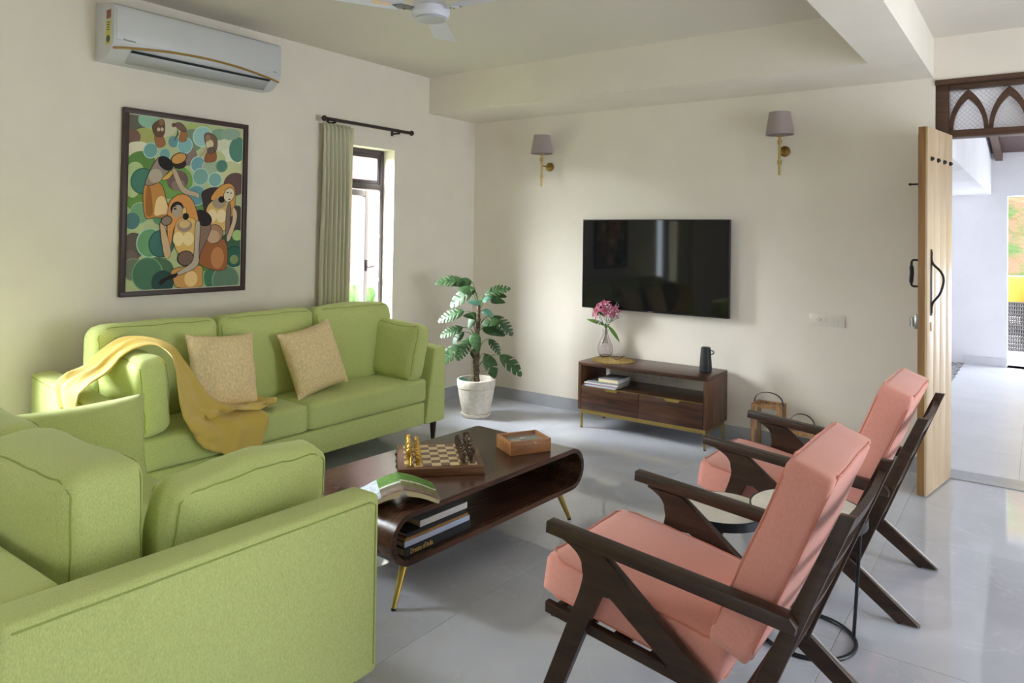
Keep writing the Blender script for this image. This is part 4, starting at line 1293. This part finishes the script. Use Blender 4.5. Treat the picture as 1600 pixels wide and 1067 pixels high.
# wall lamps
def sconce(label, x, zp):
    t = thing('wall_lamp', label, 'lamp', (x, 0, zp), 0, 'brass wall lamps beside the television')
    bm = NB(); lathe(bm, [(0.036, 0), (0.036, 0.012), (0.030, 0.016), (0.0, 0.017)], 28, closed_top=False)
    bmesh.ops.remove_doubles(bm, verts=bm.verts[:], dist=1e-6)
    bmesh.ops.rotate(bm, verts=bm.verts, cent=(0, 0, 0), matrix=Matrix.Rotation(PI / 2, 3, 'X'))
    obj('wall_plate', bm, 'brass_old', t)
    bm = NB(); tube(bm, [(0, -0.015, 0), (0, -0.13, 0)], 0.006, 10); obj('arm', bm, 'brass', t)
    bm = NB(); lathe(bm, [(0.008, -0.17), (0.008, 0.09)], 12, (0, -0.13, 0)); obj('stem', bm, 'brass', t)
    for zz in (-0.085, 0.05):
        bm = NB(); lathe(bm, [(0.008, -0.016), (0.014, -0.014), (0.014, 0.014), (0.008, 0.016)], 14, (0, -0.13, zz)); obj('collar', bm, 'brass', t)
    bm = NB(); lathe(bm, [(0.026, 0.086), (0.026, 0.093), (0.008, 0.096)], 16, (0, -0.13, 0)); obj('shade_holder', bm, 'brass', t)
    bm = NB(); lathe(bm, [(0.090, 0.098), (0.068, 0.248), (0.0665, 0.248), (0.0885, 0.098)], 36, (0, -0.13, 0), False, False)
    bm.verts.ensure_lookup_table()
    for i in range(36):
        bm.faces.new((bm.verts[i], bm.verts[(i + 1) % 36], bm.verts[108 + (i + 1) % 36], bm.verts[108 + i]))
    obj('lamp_shade', bm, 'shade', t, ang=60)
    bm = NB(); sphere(bm, (0, -0.13, 0.15), 0.028, 12, 8, (1, 1, 1.3)); obj('bulb', bm, 'white_plastic', t)
sconce('brass wall lamp with grey shade, nearest the corner', 0.806, 1.975)
sconce('brass wall lamp with grey shade, nearest the door', 2.70, 2.00)

def plate(label, x, z0, w_, h_, items, name='switch_plate'):
    t = thing(name, label, 'switch' if name == 'switch_plate' else 'socket', (x, 0, z0))
    obj('plate', bxx(0, w_, -0.009, 0, 0, h_, 0.002), 'white_plastic', t)
    for kind, cx, cz, a, b in items:
        if kind == 'knob':
            bm = NB(); lathe(bm, [(a, 0), (a, 0.008), (a * 0.8, 0.010)], 18); bmesh.ops.rotate(bm, verts=bm.verts, cent=(0, 0, 0), matrix=Matrix.Rotation(PI / 2, 3, 'X'))
            obj('dimmer_knob', bm, 'white_plastic', t, (cx, -0.0088, cz))
        elif kind == 'rocker':
            obj('rocker', bxx(cx - a, cx + a, -0.0125, -0.0088, cz - b, cz + b, 0.0012), 'white_plastic', t)
        else:
            bm = NB(); lathe(bm, [(a, 0), (a, 0.0012)], 12); bmesh.ops.rotate(bm, verts=bm.verts, cent=(0, 0, 0), matrix=Matrix.Rotation(PI / 2, 3, 'X'))
            obj('socket_hole', bm, 'dark_slot', t, (cx, -0.0086, cz))
plate('white switch plate with dimmer beside the door', 2.866, 0.842, 0.22, 0.078, [('knob', 0.062, 0.042, 0.014, 0), ('rocker', 0.098, 0.041, 0.010, 0.018), ('rocker', 0.138, 0.041, 0.0165, 0.018), ('rocker', 0.166, 0.041, 0.009, 0.018)])
H3 = lambda cx, cz: [('hole', cx, cz + 0.011, 0.0042, 0), ('hole', cx - 0.011, cz - 0.008, 0.0032, 0), ('hole', cx + 0.011, cz - 0.008, 0.0032, 0)]
plate('white wall socket behind the potted plant', 0.365, 0.222, 0.12, 0.07, H3(0.042, 0.035) + [('rocker', 0.09, 0.035, 0.012, 0.02)], 'wall_socket')
plate('long white socket plate behind the console', 1.55, 0.325, 0.21, 0.072, H3(0.05, 0.036) + H3(0.15, 0.036), 'wall_socket')
plate('middle white socket plate behind the console', 1.785, 0.325, 0.085, 0.072, H3(0.042, 0.036), 'wall_socket')
plate('round faced white socket plate behind the console', 1.895, 0.325, 0.085, 0.072, [('knob', 0.042, 0.036, 0.02, 0)], 'wall_socket')

# lanterns
def lantern(label, x, y, w_, d_, H, hh, rz):
    t = thing('lantern', label, 'lantern', (x, y, 0), rz, 'wooden lanterns by the wall')
    p = 0.022
    for sx in (-1, 1):
        for sy in (-1, 1):
            obj('post', bxx(sx * (w_ / 2) - p * (sx > 0), sx * (w_ / 2) + p * (sx < 0), sy * (d_ / 2) - p * (sy > 0), sy * (d_ / 2) + p * (sy < 0), 0, H, 0.0015), 'lantern_wood', t)
    for zz in (0.0, H - p):
        for sy in (-1, 1):
            c = sy * (d_ / 2 - p / 2)
            obj('rail', bxx(-w_ / 2 + p, w_ / 2 - p, c - p / 2 + 0.001, c + p / 2 - 0.001, zz + 0.001, zz + p, 0.001), 'lantern_wood', t)
        for sx in (-1, 1):
            c = sx * (w_ / 2 - p / 2)
            obj('rail', bxx(c - p / 2 + 0.001, c + p / 2 - 0.001, -d_ / 2 + p, d_ / 2 - p, zz + 0.001, zz + p, 0.001), 'lantern_wood', t)
    obj('floor_board', bxx(-w_ / 2 + p, w_ / 2 - p, -d_ / 2 + p, d_ / 2 - p, 0.002, 0.012), 'lantern_wood', t, smooth=False)
    for sy in (-1, 1):
        c = sy * (d_ / 2 - p / 2); obj('pane', bxx(-w_ / 2 + p, w_ / 2 - p, c - 0.001, c + 0.001, p, H - p), 'glass', t, smooth=False)
    for sx in (-1, 1):
        c = sx * (w_ / 2 - p / 2); obj('pane', bxx(c - 0.001, c + 0.001, -d_ / 2 + p, d_ / 2 - p, p, H - p), 'glass', t, smooth=False)
    bm = NB(); rows = []
    for i in range(25):
        a = PI * i / 24
        xx, zz = -(w_ / 2 + 0.001) * math.cos(a), H - 0.012 + hh * math.sin(a) ** 0.7
        rows.append([(xx, -0.009, zz), (xx, 0.009, zz)])
    h = obj('handle', grid(bm, rows), 'iron', t, ang=80); s = h.modifiers.new('s', 'SOLIDIFY'); s.thickness = 0.0025
lantern('taller wooden lantern with strap handle by the wall', 2.655, -0.17, 0.185, 0.15, 0.325, 0.085, 0.0)
lantern('shorter wooden lantern with strap handle by the wall', 2.865, -0.165, 0.165, 0.14, 0.185, 0.115, 0.05)

# ================================================================== POTTED PLANT
PP = Vector((0.56, -0.63, 0.0))
pl = thing('potted_plant', 'tall split leaf plant in a pale pot in the corner', 'plant', PP)
bm = NB(); lathe(bm, [(0.100, 0.03), (0.108, 0.04), (0.128, 0.13), (0.142, 0.222), (0.1445, 0.224), (0.1465, 0.232), (0.150, 0.284), (0.147, 0.290), (0.136, 0.290), (0.134, 0.284), (0.128, 0.20)], 40, closed_top=False)
pot = obj('pot', bm, 'pot', pl, ang=40)
bm = NB(); lathe(bm, [(0.098, 0), (0.106, 0.004), (0.117, 0.026), (0.1165, 0.031), (0.104, 0.031)], 40); obj('saucer', bm, 'pot', pot)
bm = NB(); lathe(bm, [(0.131, 0.238), (0.08, 0.246), (0.0, 0.25)], 30, closed_bottom=True, closed_top=False); bmesh.ops.remove_doubles(bm, verts=bm.verts[:], dist=1e-6); obj('soil', bm, 'soil', pl)
bm = NB(); tube(bm, [(0.002, 0.0, 0.22), (0.0, 0, 0.5), (0.008, 0, 0.72), (0.012, 0, 0.86)], [0.018, 0.017, 0.016, 0.014], 12)
for k in range(30):
    a = random.random() * 6.28; z_ = 0.26 + random.random() * 0.55
    tube(bm, [(0.02 * math.cos(a), 0.02 * math.sin(a), z_), (0.025 * math.cos(a + 1), 0.025 * math.sin(a + 1), z_ - 0.05), (0.02 * math.cos(a + 2), 0.02 * math.sin(a + 2), z_ - 0.1)], 0.004, 5)
obj('stem', bm, 'stem', pl)
def leaf_mesh(lobes, seed, mname='leaf'):
    rnd = random.Random(seed)
    bm = NB(); n = 44
    prev = None
    notch = [(0.18 + 0.72 * (k + 0.5) / lobes, rnd.uniform(0.72, 0.85)) for k in range(lobes)] if lobes else []
    rows = {}
    for s in (-1, 1):
        ph = 0.02 * s
        row = []
        for i in range(n + 1):
            v = i / n
            w_ = 0.29 * (math.sin(PI * min(1.0, v ** 0.62 * 0.985)) ** 0.75 if 0 < v < 1 else 0.0)
            for c, d in notch:
                x = abs(v - c - ph) / 0.028
                if x < 1: w_ *= 1 - d * (1 - x ** 2) ** 0.6
            adv = v + (0.16 * (w_ / 0.29) if lobes else 0.02)     # side lobes sweep towards the tip
            sag = -0.28 * v * v
            row.append((v, w_, adv, sag))
        rows[s] = row
    mid = [bm.verts.new((v, 0, sag)) for v, w_, adv, sag in rows[1]]
    for s in (-1, 1):
        h = [bm.verts.new((v * 0.5 + adv * 0.5, s * w_ * 0.55, sag + 0.10 * w_)) for v, w_, adv, sag in rows[s]]
        e = [bm.verts.new((adv, s * w_, sag - 0.10 * w_)) for v, w_, adv, sag in rows[s]]
        for i in range(n):
            for A, B in ((mid, h), (h, e)):
                q = (A[i], A[i + 1], B[i + 1], B[i])
                bm.faces.new(q if s == 1 else q[::-1])
    bmesh.ops.remove_doubles(bm, verts=bm.verts[:], dist=1e-5)
    return mesh_of('leaf', bm, mname, ang=80)
LM = {'L': [leaf_mesh(4, 1), leaf_mesh(5, 2), leaf_mesh(3, 4)], 'S': [leaf_mesh(0, 3)], 'N': [leaf_mesh(0, 5, 'leaf_new')], 'K': [leaf_mesh(1, 6)]}
RV = Vector((0.809, 0.588, 0)); TV = Vector((0.588, -0.809, 0))
leaves = [
    (300, 118, 200, 138, 'S'), (262, 118, 105, 128, 'L'), (318, 160, 195, 256, 'L'), (330, 178, 236, 158, 'S'),
    (382, 196, 518, 160, 'L'), (412, 195, 502, 204, 'S'), (418, 232, 496, 244, 'S'), (262, 300, 122, 358, 'L'),
    (332, 318, 290, 402, 'S'), (372, 292, 430, 322, 'N'), (432, 330, 542, 428, 'L'), (485, 352, 385, 372, 'K'),
    (372, 392, 492, 440, 'S'), (255, 402, 135, 452, 'L'), (262, 430, 200, 496, 'K'), (318, 430, 350, 526, 'S'),
    (295, 470, 232, 590, 'L'), (236, 512, 134, 612, 'L'), (412, 478, 472, 556, 'L'), (388, 560, 448, 690, 'K'),
    (478, 566, 600, 678, 'L'), (300, 748, 250, 706, 'N'), (362, 250, 292, 242, 'N'), (366, 242, 414, 222, 'N'),
    (352, 336, 268, 330, 'S'), (318, 540, 330, 592, 'S'),
]
def lp(cx, cy, dep):
    dx = (cx - 340) / 790.0
    z_ = 0.246 + (600 - (410 + cy / 3.95)) * 0.00496
    return RV * dx + TV * dep + Vector((0, 0, z_))
for k, (bx0, by0, tx0, ty0, ty) in enumerate(leaves):
    rnd = random.Random(k * 7 + 1)
    d0 = rnd.uniform(-0.07, 0.09); d1 = d0 + rnd.uniform(-0.02, 0.05)
    if ty == 'N' and by0 > 700: d0, d1 = 0.03, 0.08
    B, T = lp(bx0, by0, d0), lp(tx0, ty0, d1)
    ax = T - B; L = ax.length
    x = ax.normalized()
    up = Vector((0, 0, 1)) * 0.75 + TV * 0.75 + RV * rnd.uniform(-0.3, 0.3)
    zv = (up - x * up.dot(x)).normalized(); yv = zv.cross(x)
    # blade sags by 0.28*L at its tip: lift the axis to compensate
    x2 = (x + zv * 0.24).normalized(); zv2 = (zv - x2 * zv.dot(x2)).normalized(); yv2 = zv2.cross(x2)
    Lw = max(L, 0.085) * 1.12
    ms = LM[ty]
    m = Matrix((x2 * Lw, yv2 * max(Lw, 0.11) * (1.05 if ty in 'SK' else 0.95), zv2 * Lw)).transposed().to_4x4()
    m.translation = B
    lf = obj('leaf', ms[k % len(ms)], None, pl)
    lf.matrix_local = m
    zs = max(0.30, min(0.84, B.z - 0.10))
    st = Vector((0.006, 0, zs))
    midp = (st + B) / 2 + Vector((0, 0, 0.035))
    bm = NB(); tube(bm, catmull([st, midp, B], 6), [0.0042] * 6 + [0.003] * 7, 6)
    obj('leaf_stalk', bm, 'stalk', pl)

# ================================================================== AIR CONDITIONER
AY0, AY1 = -3.245, -2.215
AL = AY1 - AY0
ac = thing('air_conditioner', 'white split air conditioner above the painting', 'air conditioner', (0, AY0, 2.30))
# section (x, z)
sec = [(0.0, 0.005), (0.085, 0.0), (0.125, 0.010), (0.172, 0.046), (0.192, 0.072), (0.205, 0.10), (0.205, 0.262), (0.196, 0.280), (0.175, 0.292), (0.0, 0.318)]
YZP = Matrix(((1, 0, 0, 0), (0, 0, 1, 0), (0, 1, 0, 0), (0, 0, 0, 1)))
bm = NB(); prism(bm, sec, AL, Matrix.Translation((0, AL / 2, 0)) @ YZP, 0.004, 2)
obj('casing', bm, 'ac_white', ac, ang=30)
bm = NB(); bxx(0.2052, 0.209, 0.012, AL - 0.006, 0.098, 0.262, 0.0015, bm); obj('front_panel', bm, 'ac_white', ac)
bm = NB()
pts = []
for i in range(31):
    u = i / 30
    pts.append((0.2095, 0.008 + (AL - 0.012) * u, 0.050 + 0.043 * math.sin(PI * u) ** 0.85 + 0.004))
pts = [(0.2095 - max(0, 0.098 - p_[2]) * 0.55, p_[1], p_[2]) for p_ in pts]
tube(bm, pts, 0.0066, 8); obj('gold_trim', bm, 'gold_trim', ac)
def flap_pt(u, v):   # v 0 (top) .. 1 (bottom) on the slanted lower front
    return (0.189 - 0.075 * v, 0.10 + (AL - 0.17) * u, 0.062 - 0.060 * v)
bm = NB(); rows = [[tuple(Vector(flap_pt(u, v)) + Vector((0.0035, 0, -0.0035))) for u in (0, 1)] for v in (0.0, 0.18)]; grid(bm, rows); o = obj('air_slot', bm, 'dark_slot', ac); s = o.modifiers.new('s', 'SOLIDIFY'); s.thickness = 0.003
bm = NB(); rows = [[tuple(Vector(flap_pt(u, v)) + Vector((0.006, 0, -0.006))) for u in (0, 1)] for v in (0.16, 0.5, 0.98)]; grid(bm, rows); o = obj('flap', bm, 'ac_grey', ac); s = o.modifiers.new('s', 'SOLIDIFY'); s.thickness = 0.004
me = text_mesh('Panasonic', 0.0165); me.materials.append(M['ink'])
obj('lettering', me, None, ac, (0.2094, 0.048, 0.098), (PI / 2, 0, PI / 2))
me = text_mesh('nanoe', 0.011); me.materials.append(M['ink'])
obj('lettering', me, None, ac, (0.2094, AL - 0.062, 0.105), (PI / 2, 0, PI / 2))
# rating stickers on the side
stk = obj('rating_sticker', bxx(0.120, 0.172, -0.0008, 0.0004, 0.075, 0.205), 'sticker_y', ac, smooth=False)
bm = NB(); lathe(bm, [(0.019, 0), (0.019, 0.0006)], 20); bmesh.ops.rotate(bm, verts=bm.verts, cent=(0, 0, 0), matrix=Matrix.Rotation(PI / 2, 3, 'X')); obj('sticker_dial', bm, 'sticker_g', stk, (0.146, -0.0008, 0.105))
for k in range(4): obj('sticker_line', bxx(0.130, 0.160, -0.0014, -0.0008, 0.150 + 0.013 * k, 0.155 + 0.013 * k), 'sticker_g', stk, smooth=False)
obj('picture_sticker', bxx(0.122, 0.170, -0.0008, 0.0004, 0.212, 0.258), 'sticker_r', ac, smooth=False)

# ================================================================== FRAMED PAINTING
PY0, PY1, PZ0, PZ1 = -3.097, -2.323, 1.034, 2.080
pt = thing('framed_painting', 'large framed painting of women with baskets among green bubbles', 'painting', (0, PY0, PZ0))
PW, PH = PY1 - PY0, PZ1 - PZ0
fwd = 0.028
for a, b, c, d in ((0, PW, 0, fwd), (0, PW, PH - fwd, PH), (0, fwd, fwd, PH - fwd), (PW - fwd, PW, fwd, PH - fwd)):
    obj('frame_bar', bxx(0.002, 0.034, a, b, c, d, 0.003), 'frame_dark', pt)
obj('mount', bxx(0.004, 0.018, fwd, PW - fwd, fwd, PH - fwd), 'mount', pt, smooth=False)
def painting():
    bm = NB(); cols = []
    K = 0.68
    layer = [0]
    iw, ih, m_ = PW - 2 * fwd - 0.012, PH - 2 * fwd - 0.012, fwd + 0.006
    def uv(x, y):
        u = (x - 75.0) / 588.0
        yt = 78 + (x - 75) * 0.152; yb = 988 - (x - 72) * 0.026
        v = (yb - y) / (yb - yt)
        k = 1.14
        t = u / (k + u * (1 - k))
        return max(0, min(1, t)), max(0, min(1, v))
    def face(pts, c):
        layer[0] += 1
        xx = 0.0182 + layer[0] * 0.000035
        vs_ = []; last = None
        for x, y in pts:
            t, v = uv(x, y)
            q = (round(t, 5), round(v, 5))
            if q == last: continue
            last = q
            vs_.append(bm.verts.new((xx, m_ + t * iw, m_ + v * ih)))
        if len(vs_) < 3: return
        try:
            f = bm.faces.new(vs_)
        except ValueError:
            return
        gr = 0.3 * c[0] + 0.59 * c[1] + 0.11 * c[2]
        cols.append(S(*[v + (gr - v) * 0.16 for v in c], K))
    def E(cx, cy, rx, ry, c, rot=0, ring=None, rw=5, n=26):
        ca_, sa_ = math.cos(rot), math.sin(rot)
        def el(a, b): return [(cx + a * math.cos(2 * PI * i / n) * ca_ - b * math.sin(2 * PI * i / n) * sa_, cy + a * math.cos(2 * PI * i / n) * sa_ + b * math.sin(2 * PI * i / n) * ca_) for i in range(n)]
        if ring:
            face(el(rx + rw, ry + rw), ring)
        face(el(rx, ry), c)
    def P(pts, c, line=None, lw=4, sm=True):
        q = [(p_.x, p_.y) for p_ in catmull([(a, b, 0) for a, b in pts], 5, True)] if sm else pts
        if line:
            mx = sum(a for a, b in q) / len(q); my = sum(b for a, b in q) / len(q)
            g_ = []
            for i in range(len(q)):
                a, b = q[i - 1], q[(i + 1) % len(q)]
                tx, ty = b[0] - a[0], b[1] - a[1]; l = math.hypot(tx, ty) or 1
                g_.append((ty / l, -tx / l))
            area = sum(q[i - 1][0] * q[i][1] - q[i][0] * q[i - 1][1] for i in range(len(q)))
            sg = 1 if area > 0 else -1
            lw *= 0.65
            face([(x + sg * n_[0] * lw, y + sg * n_[1] * lw) for (x, y), n_ in zip(q, g_)], line)
        face(q, c)
    DK = (38, 34, 32)
    face([(75, 70), (668, 160), (662, 978), (70, 995)], (158, 170, 118))
    for a in ((100, 145, 58, 72, (92, 92, 78)), (175, 105, 55, 45, (124, 168, 140)), (150, 200, 60, 50, (150, 152, 84)), (90, 200, 45, 45, (112, 84, 70)),
              (120, 260, 70, 40, (196, 190, 160)), (140, 330, 75, 60, (84, 122, 56)), (110, 370, 45, 45, (150, 170, 110)), (260, 150, 60, 50, (178, 176, 146)),
              (430, 160, 60, 40, (150, 164, 92)), (400, 220, 60, 60, (108, 128, 98)), (380, 300, 50, 50, (122, 104, 96)), (300, 430, 110, 90, (100, 144, 66)),
              (560, 240, 70, 60, (184, 188, 158)), (600, 320, 60, 60, (196, 196, 168)), (520, 330, 60, 60, (164, 176, 120)), (640, 270, 45, 65, (72, 120, 104)),
              (540, 190, 40, 30, (112, 146, 120)), (600, 190, 50, 30, (128, 152, 128)), (600, 400, 80, 70, (176, 178, 128)), (630, 450, 60, 60, (98, 74, 68)),
              (470, 560, 80, 70, (90, 130, 70)), (640, 640, 50, 80, (70, 66, 58)), (130, 500, 80, 80, (92, 130, 58)), (100, 450, 40, 60, (160, 176, 120)),
              (110, 760, 60, 70, (88, 78, 70)), (90, 850, 55, 70, (104, 86, 80)), (620, 760, 70, 60, (60, 92, 70)), (230, 880, 90, 60, (70, 102, 72))):
        E(*a)
    # bubbles
    for cx, cy, r_, c, rg in ((188, 268, 34, (98, 146, 140), (150, 186, 178)), (262, 290, 26, (96, 142, 140), (140, 176, 160)), (306, 225, 27, (88, 134, 138), None), (365, 245, 36, (110, 160, 160), (150, 184, 178)),
                              (455, 200, 46, (130, 172, 168), (164, 190, 176)), (436, 345, 36, (96, 142, 150), (156, 188, 182)), (500, 360, 40, (140, 158, 130), (166, 178, 150)), (558, 355, 26, (72, 118, 104), (100, 140, 116)),
                              (450, 408, 38, (104, 150, 140), (150, 182, 168)), (525, 425, 32, (104, 152, 146), (158, 186, 170)), (430, 505, 46, (88, 140, 146), (140, 176, 164)),
                              (150, 425, 58, (62, 112, 96), (50, 84, 74)), (140, 590, 48, (102, 146, 104), (132, 168, 120)), (100, 630, 40, (70, 112, 110), None), (195, 745, 66, (92, 140, 96), (150, 188, 170)),
                              (255, 750, 62, (56, 104, 94), (40, 72, 70)), (245, 610, 40, (84, 130, 90), None), (110, 880, 50, (98, 104, 86), (120, 130, 104)), (185, 905, 76, (66, 106, 80), (100, 146, 104)),
                              (265, 950, 58, (44, 72, 66), None), (545, 930, 66, (62, 106, 78), (104, 156, 94)), (590, 945, 66, (86, 116, 92), (118, 150, 116)), (632, 825, 46, (44, 92, 74), (34, 66, 62)),
                              (632, 840, 22, (116, 132, 78), None), (645, 715, 26, (150, 182, 106), None), (480, 860, 34, (84, 130, 58), None)):
        E(cx, cy, r_, r_ * 1.08, c, 0, rg)
    # small figures at the top
    P([(208, 190), (245, 190), (262, 240), (220, 250)], (142, 92, 58), DK, 2)
    P([(195, 140), (240, 108), (256, 130), (252, 190), (212, 192)], (96, 70, 52), DK, 3); E(240, 122, 12, 18, (128, 92, 62)); E(226, 160, 8, 10, (178, 164, 138)); E(244, 160, 8, 10, (178, 164, 138))
    P([(345, 170), (372, 180), (368, 222), (335, 220)], (148, 96, 52), DK, 2)
    P([(318, 128), (345, 132), (370, 165), (350, 172), (320, 150)], (110, 82, 74), DK, 3); E(305, 138, 12, 11, (98, 70, 56)); P([(322, 160), (330, 185), (312, 215), (306, 220), (322, 182)], (78, 70, 66), None, 0)
    P([(480, 285), (520, 270), (526, 325), (470, 330)], (140, 84, 48), DK, 2)
    P([(466, 190), (490, 182), (528, 210), (525, 275), (485, 270), (470, 230)], (112, 86, 70), DK, 3); E(492, 240, 20, 24, (186, 172, 130)); E(482, 208, 13, 17, (140, 106, 84)); P([(470, 262), (480, 270), (445, 308), (438, 308)], (166, 140, 112))
    E(500, 272, 18, 16, (98, 84, 74), 0, DK, 2)
    # bending woman on the left
    P([(160, 450), (240, 440), (275, 530), (290, 610), (220, 614), (166, 606)], (176, 118, 54), DK, 4); P([(225, 520), (262, 510), (286, 590), (250, 600), (215, 600)], (208, 176, 122)); P([(168, 470), (190, 460), (205, 590), (172, 598)], (150, 92, 38))
    E(330, 425, 55, 52, (110, 84, 78)); E(335, 450, 36, 30, (126, 106, 98))
    P([(165, 430), (230, 305), (290, 345), (275, 385), (235, 425), (195, 446)], (134, 120, 108), DK, 5); E(215, 400, 36, 36, (160, 146, 128)); E(266, 336, 42, 26, (40, 36, 38), 0.75, DK, 4)
    E(338, 340, 36, 26, (54, 42, 40)); E(334, 312, 38, 25, (188, 134, 66), -0.35, DK, 4)
    P([(250, 416), (300, 372), (318, 364), (290, 408), (268, 420)], (196, 158, 60), DK, 3)
    P([(302, 376), (322, 374), (368, 462), (438, 494), (440, 520), (424, 510), (350, 482)], (168, 146, 120), DK, 2)
    # right hand woman
    P([(458, 492), (500, 468), (545, 474), (505, 540), (478, 596), (464, 540)], (58, 48, 46), DK, 3)
    P([(470, 740), (580, 740), (592, 880), (520, 890), (440, 840)], (146, 84, 46), DK, 3); E(545, 830, 34, 56, (176, 112, 62))
    P([(505, 522), (545, 465), (598, 446), (628, 480), (628, 560), (610, 620), (580, 560), (540, 540)], (192, 132, 60), DK, 4)
    P([(490, 560), (530, 530), (600, 545), (606, 640), (575, 690), (490, 680), (482, 610)], (196, 156, 84), DK, 3)
    E(548, 548, 36, 28, (150, 130, 104)); E(513, 612, 24, 34, (212, 188, 142)); E(560, 614, 26, 34, (212, 188, 142)); E(560, 528, 17, 17, DK)
    E(598, 505, 26, 36, (196, 180, 150), 0.25, DK, 3); E(590, 492, 6, 3, DK); E(608, 496, 5, 3, DK); E(600, 528, 7, 3, (120, 60, 50))
    E(525, 706, 44, 48, (152, 112, 82), 0, DK, 3); E(520, 720, 34, 34, (176, 140, 108))
    P([(590, 562), (606, 562), (602, 730), (588, 728), (584, 640)], (120, 100, 86), DK, 3)
    P([(624, 572), (640, 600), (636, 650), (606, 738), (590, 730), (618, 640), (616, 590)], (186, 158, 124), DK, 3)
    # central woman
    P([(318, 884), (456, 868), (466, 930), (460, 976), (345, 978), (318, 930)], (188, 134, 66), DK, 4); E(410, 935, 34, 40, (212, 174, 112))
    P([(440, 640), (508, 664), (458, 800), (440, 860), (430, 740)], (120, 96, 82), DK, 4); E(462, 622, 50, 34, (46, 40, 42), 0.55, DK, 4)
    P([(286, 560), (320, 508), (372, 500), (416, 545), (442, 640), (430, 665), (380, 640), (320, 660), (300, 770), (284, 700)], (196, 128, 62), DK, 4)
    P([(326, 650), (366, 620), (430, 640), (436, 800), (350, 806), (318, 740)], (200, 158, 82), DK, 3)
    E(370, 660, 40, 32, (146, 122, 104)); E(370, 652, 28, 20, (192, 160, 100)); E(340, 728, 28, 36, (214, 186, 130)); E(392, 728, 28, 36, (214, 186, 130))
    E(330, 572, 34, 38, (44, 36, 36)); E(332, 585, 28, 34, (156, 138, 118), 0.2); E(320, 572, 8, 4, DK); E(318, 560, 10, 2, DK); E(368, 585, 10, 18, (200, 170, 96), 0, DK, 2); E(376, 612, 16, 18, DK)
    E(380, 828, 40, 36, (110, 84, 72), 0, DK, 4)
    P([(244, 655), (262, 650), (300, 780), (296, 818), (276, 824), (262, 780)], (186, 150, 112), DK, 3); E(277, 632, 26, 22, (124, 106, 92), -0.3, DK, 4)
    P([(428, 650), (450, 652), (446, 780), (440, 868), (350, 912), (338, 900), (412, 850), (424, 780)], (170, 152, 130), DK, 4)
    P([(340, 905), (330, 925), (285, 940), (255, 965), (246, 945), (275, 925), (310, 910)], (46, 40, 38))
    me = bpy.data.meshes.new('canvas'); bm.normal_update()
    bm.to_mesh(me); bm.free()
    col_attr(me, cols); me.materials.append(M['print'])
    obj('canvas', me, None, pt)
painting()

# ================================================================== CEILING FAN
fz = 2.40
fan = thing('ceiling_fan', 'white three bladed ceiling fan', 'fan', (1.884, -2.659, fz))
bm = NB(); lathe(bm, [(0.010, 0.06), (0.010, HC - fz)], 12); obj('down_rod', bm, 'fan_white', fan)
bm = NB(); lathe(bm, [(0.02, HC - fz - 0.06), (0.05, HC - fz - 0.02), (0.055, HC - fz - 0.0005)], 20); obj('ceiling_cup', bm, 'fan_white', fan)
bm = NB(); lathe(bm, [(0.048, 0.062), (0.06, 0.085), (0.055, 0.12), (0.02, 0.16)], 24); obj('lower_cup', bm, 'fan_white', fan)
bm = NB(); lathe(bm, [(0.060, -0.030), (0.078, -0.026), (0.083, -0.010), (0.086, -0.006), (0.086, 0.018), (0.082, 0.022), (0.074, 0.040), (0.045, 0.050), (0.042, 0.06)], 40); obj('motor_housing', bm, 'fan_white', fan, ang=30)
bm = NB(); lathe(bm, [(0.066, -0.0335), (0.070, -0.0320), (0.070, -0.029)], 40); obj('bottom_cover', bm, 'ac_grey', fan)
for k, ang_ in enumerate((4, 124, 244)):
    a = math.radians(ang_)
    bm = NB(); prism(bm, [(0.14, -0.048), (0.50, -0.060), (0.505, 0.058), (0.14, 0.042)], 0.004, Matrix.Rotation(math.radians(9), 4, 'X'), 0.0015, 1)
    b = obj('blade', bm, 'fan_white', fan, (0, 0, 0.012), (0, 0, a))
    bm = NB(); prism(bm, [(0.07, -0.013), (0.145, -0.022), (0.18, 0.0), (0.145, 0.022), (0.07, 0.013)], 0.004, Matrix.Translation((0, 0, -0.005)) @ Matrix.Rotation(math.radians(9), 4, 'X')); obj('blade_bracket', bm, 'fan_metal' if k == 2 else 'fan_white', b, smooth=False)
    for q in ((0.12, -0.012), (0.12, 0.012), (0.165, 0)):
        bm = NB(); lathe(bm, [(0.005, -0.012), (0.005, -0.007)], 8, (q[0], q[1], q[1] * 0.158)); obj('screw', bm, 'steel', b)
    if k == 2:
        bm = NB(); prism(bm, [(0.185, -0.016), (0.27, -0.018), (0.27, 0.012), (0.185, 0.014)], 0.001, Matrix.Translation((0, 0, -0.0035)) @ Matrix.Rotation(math.radians(9), 4, 'X')); obj('maker_tag', bm, 'fan_tag', b, smooth=False)
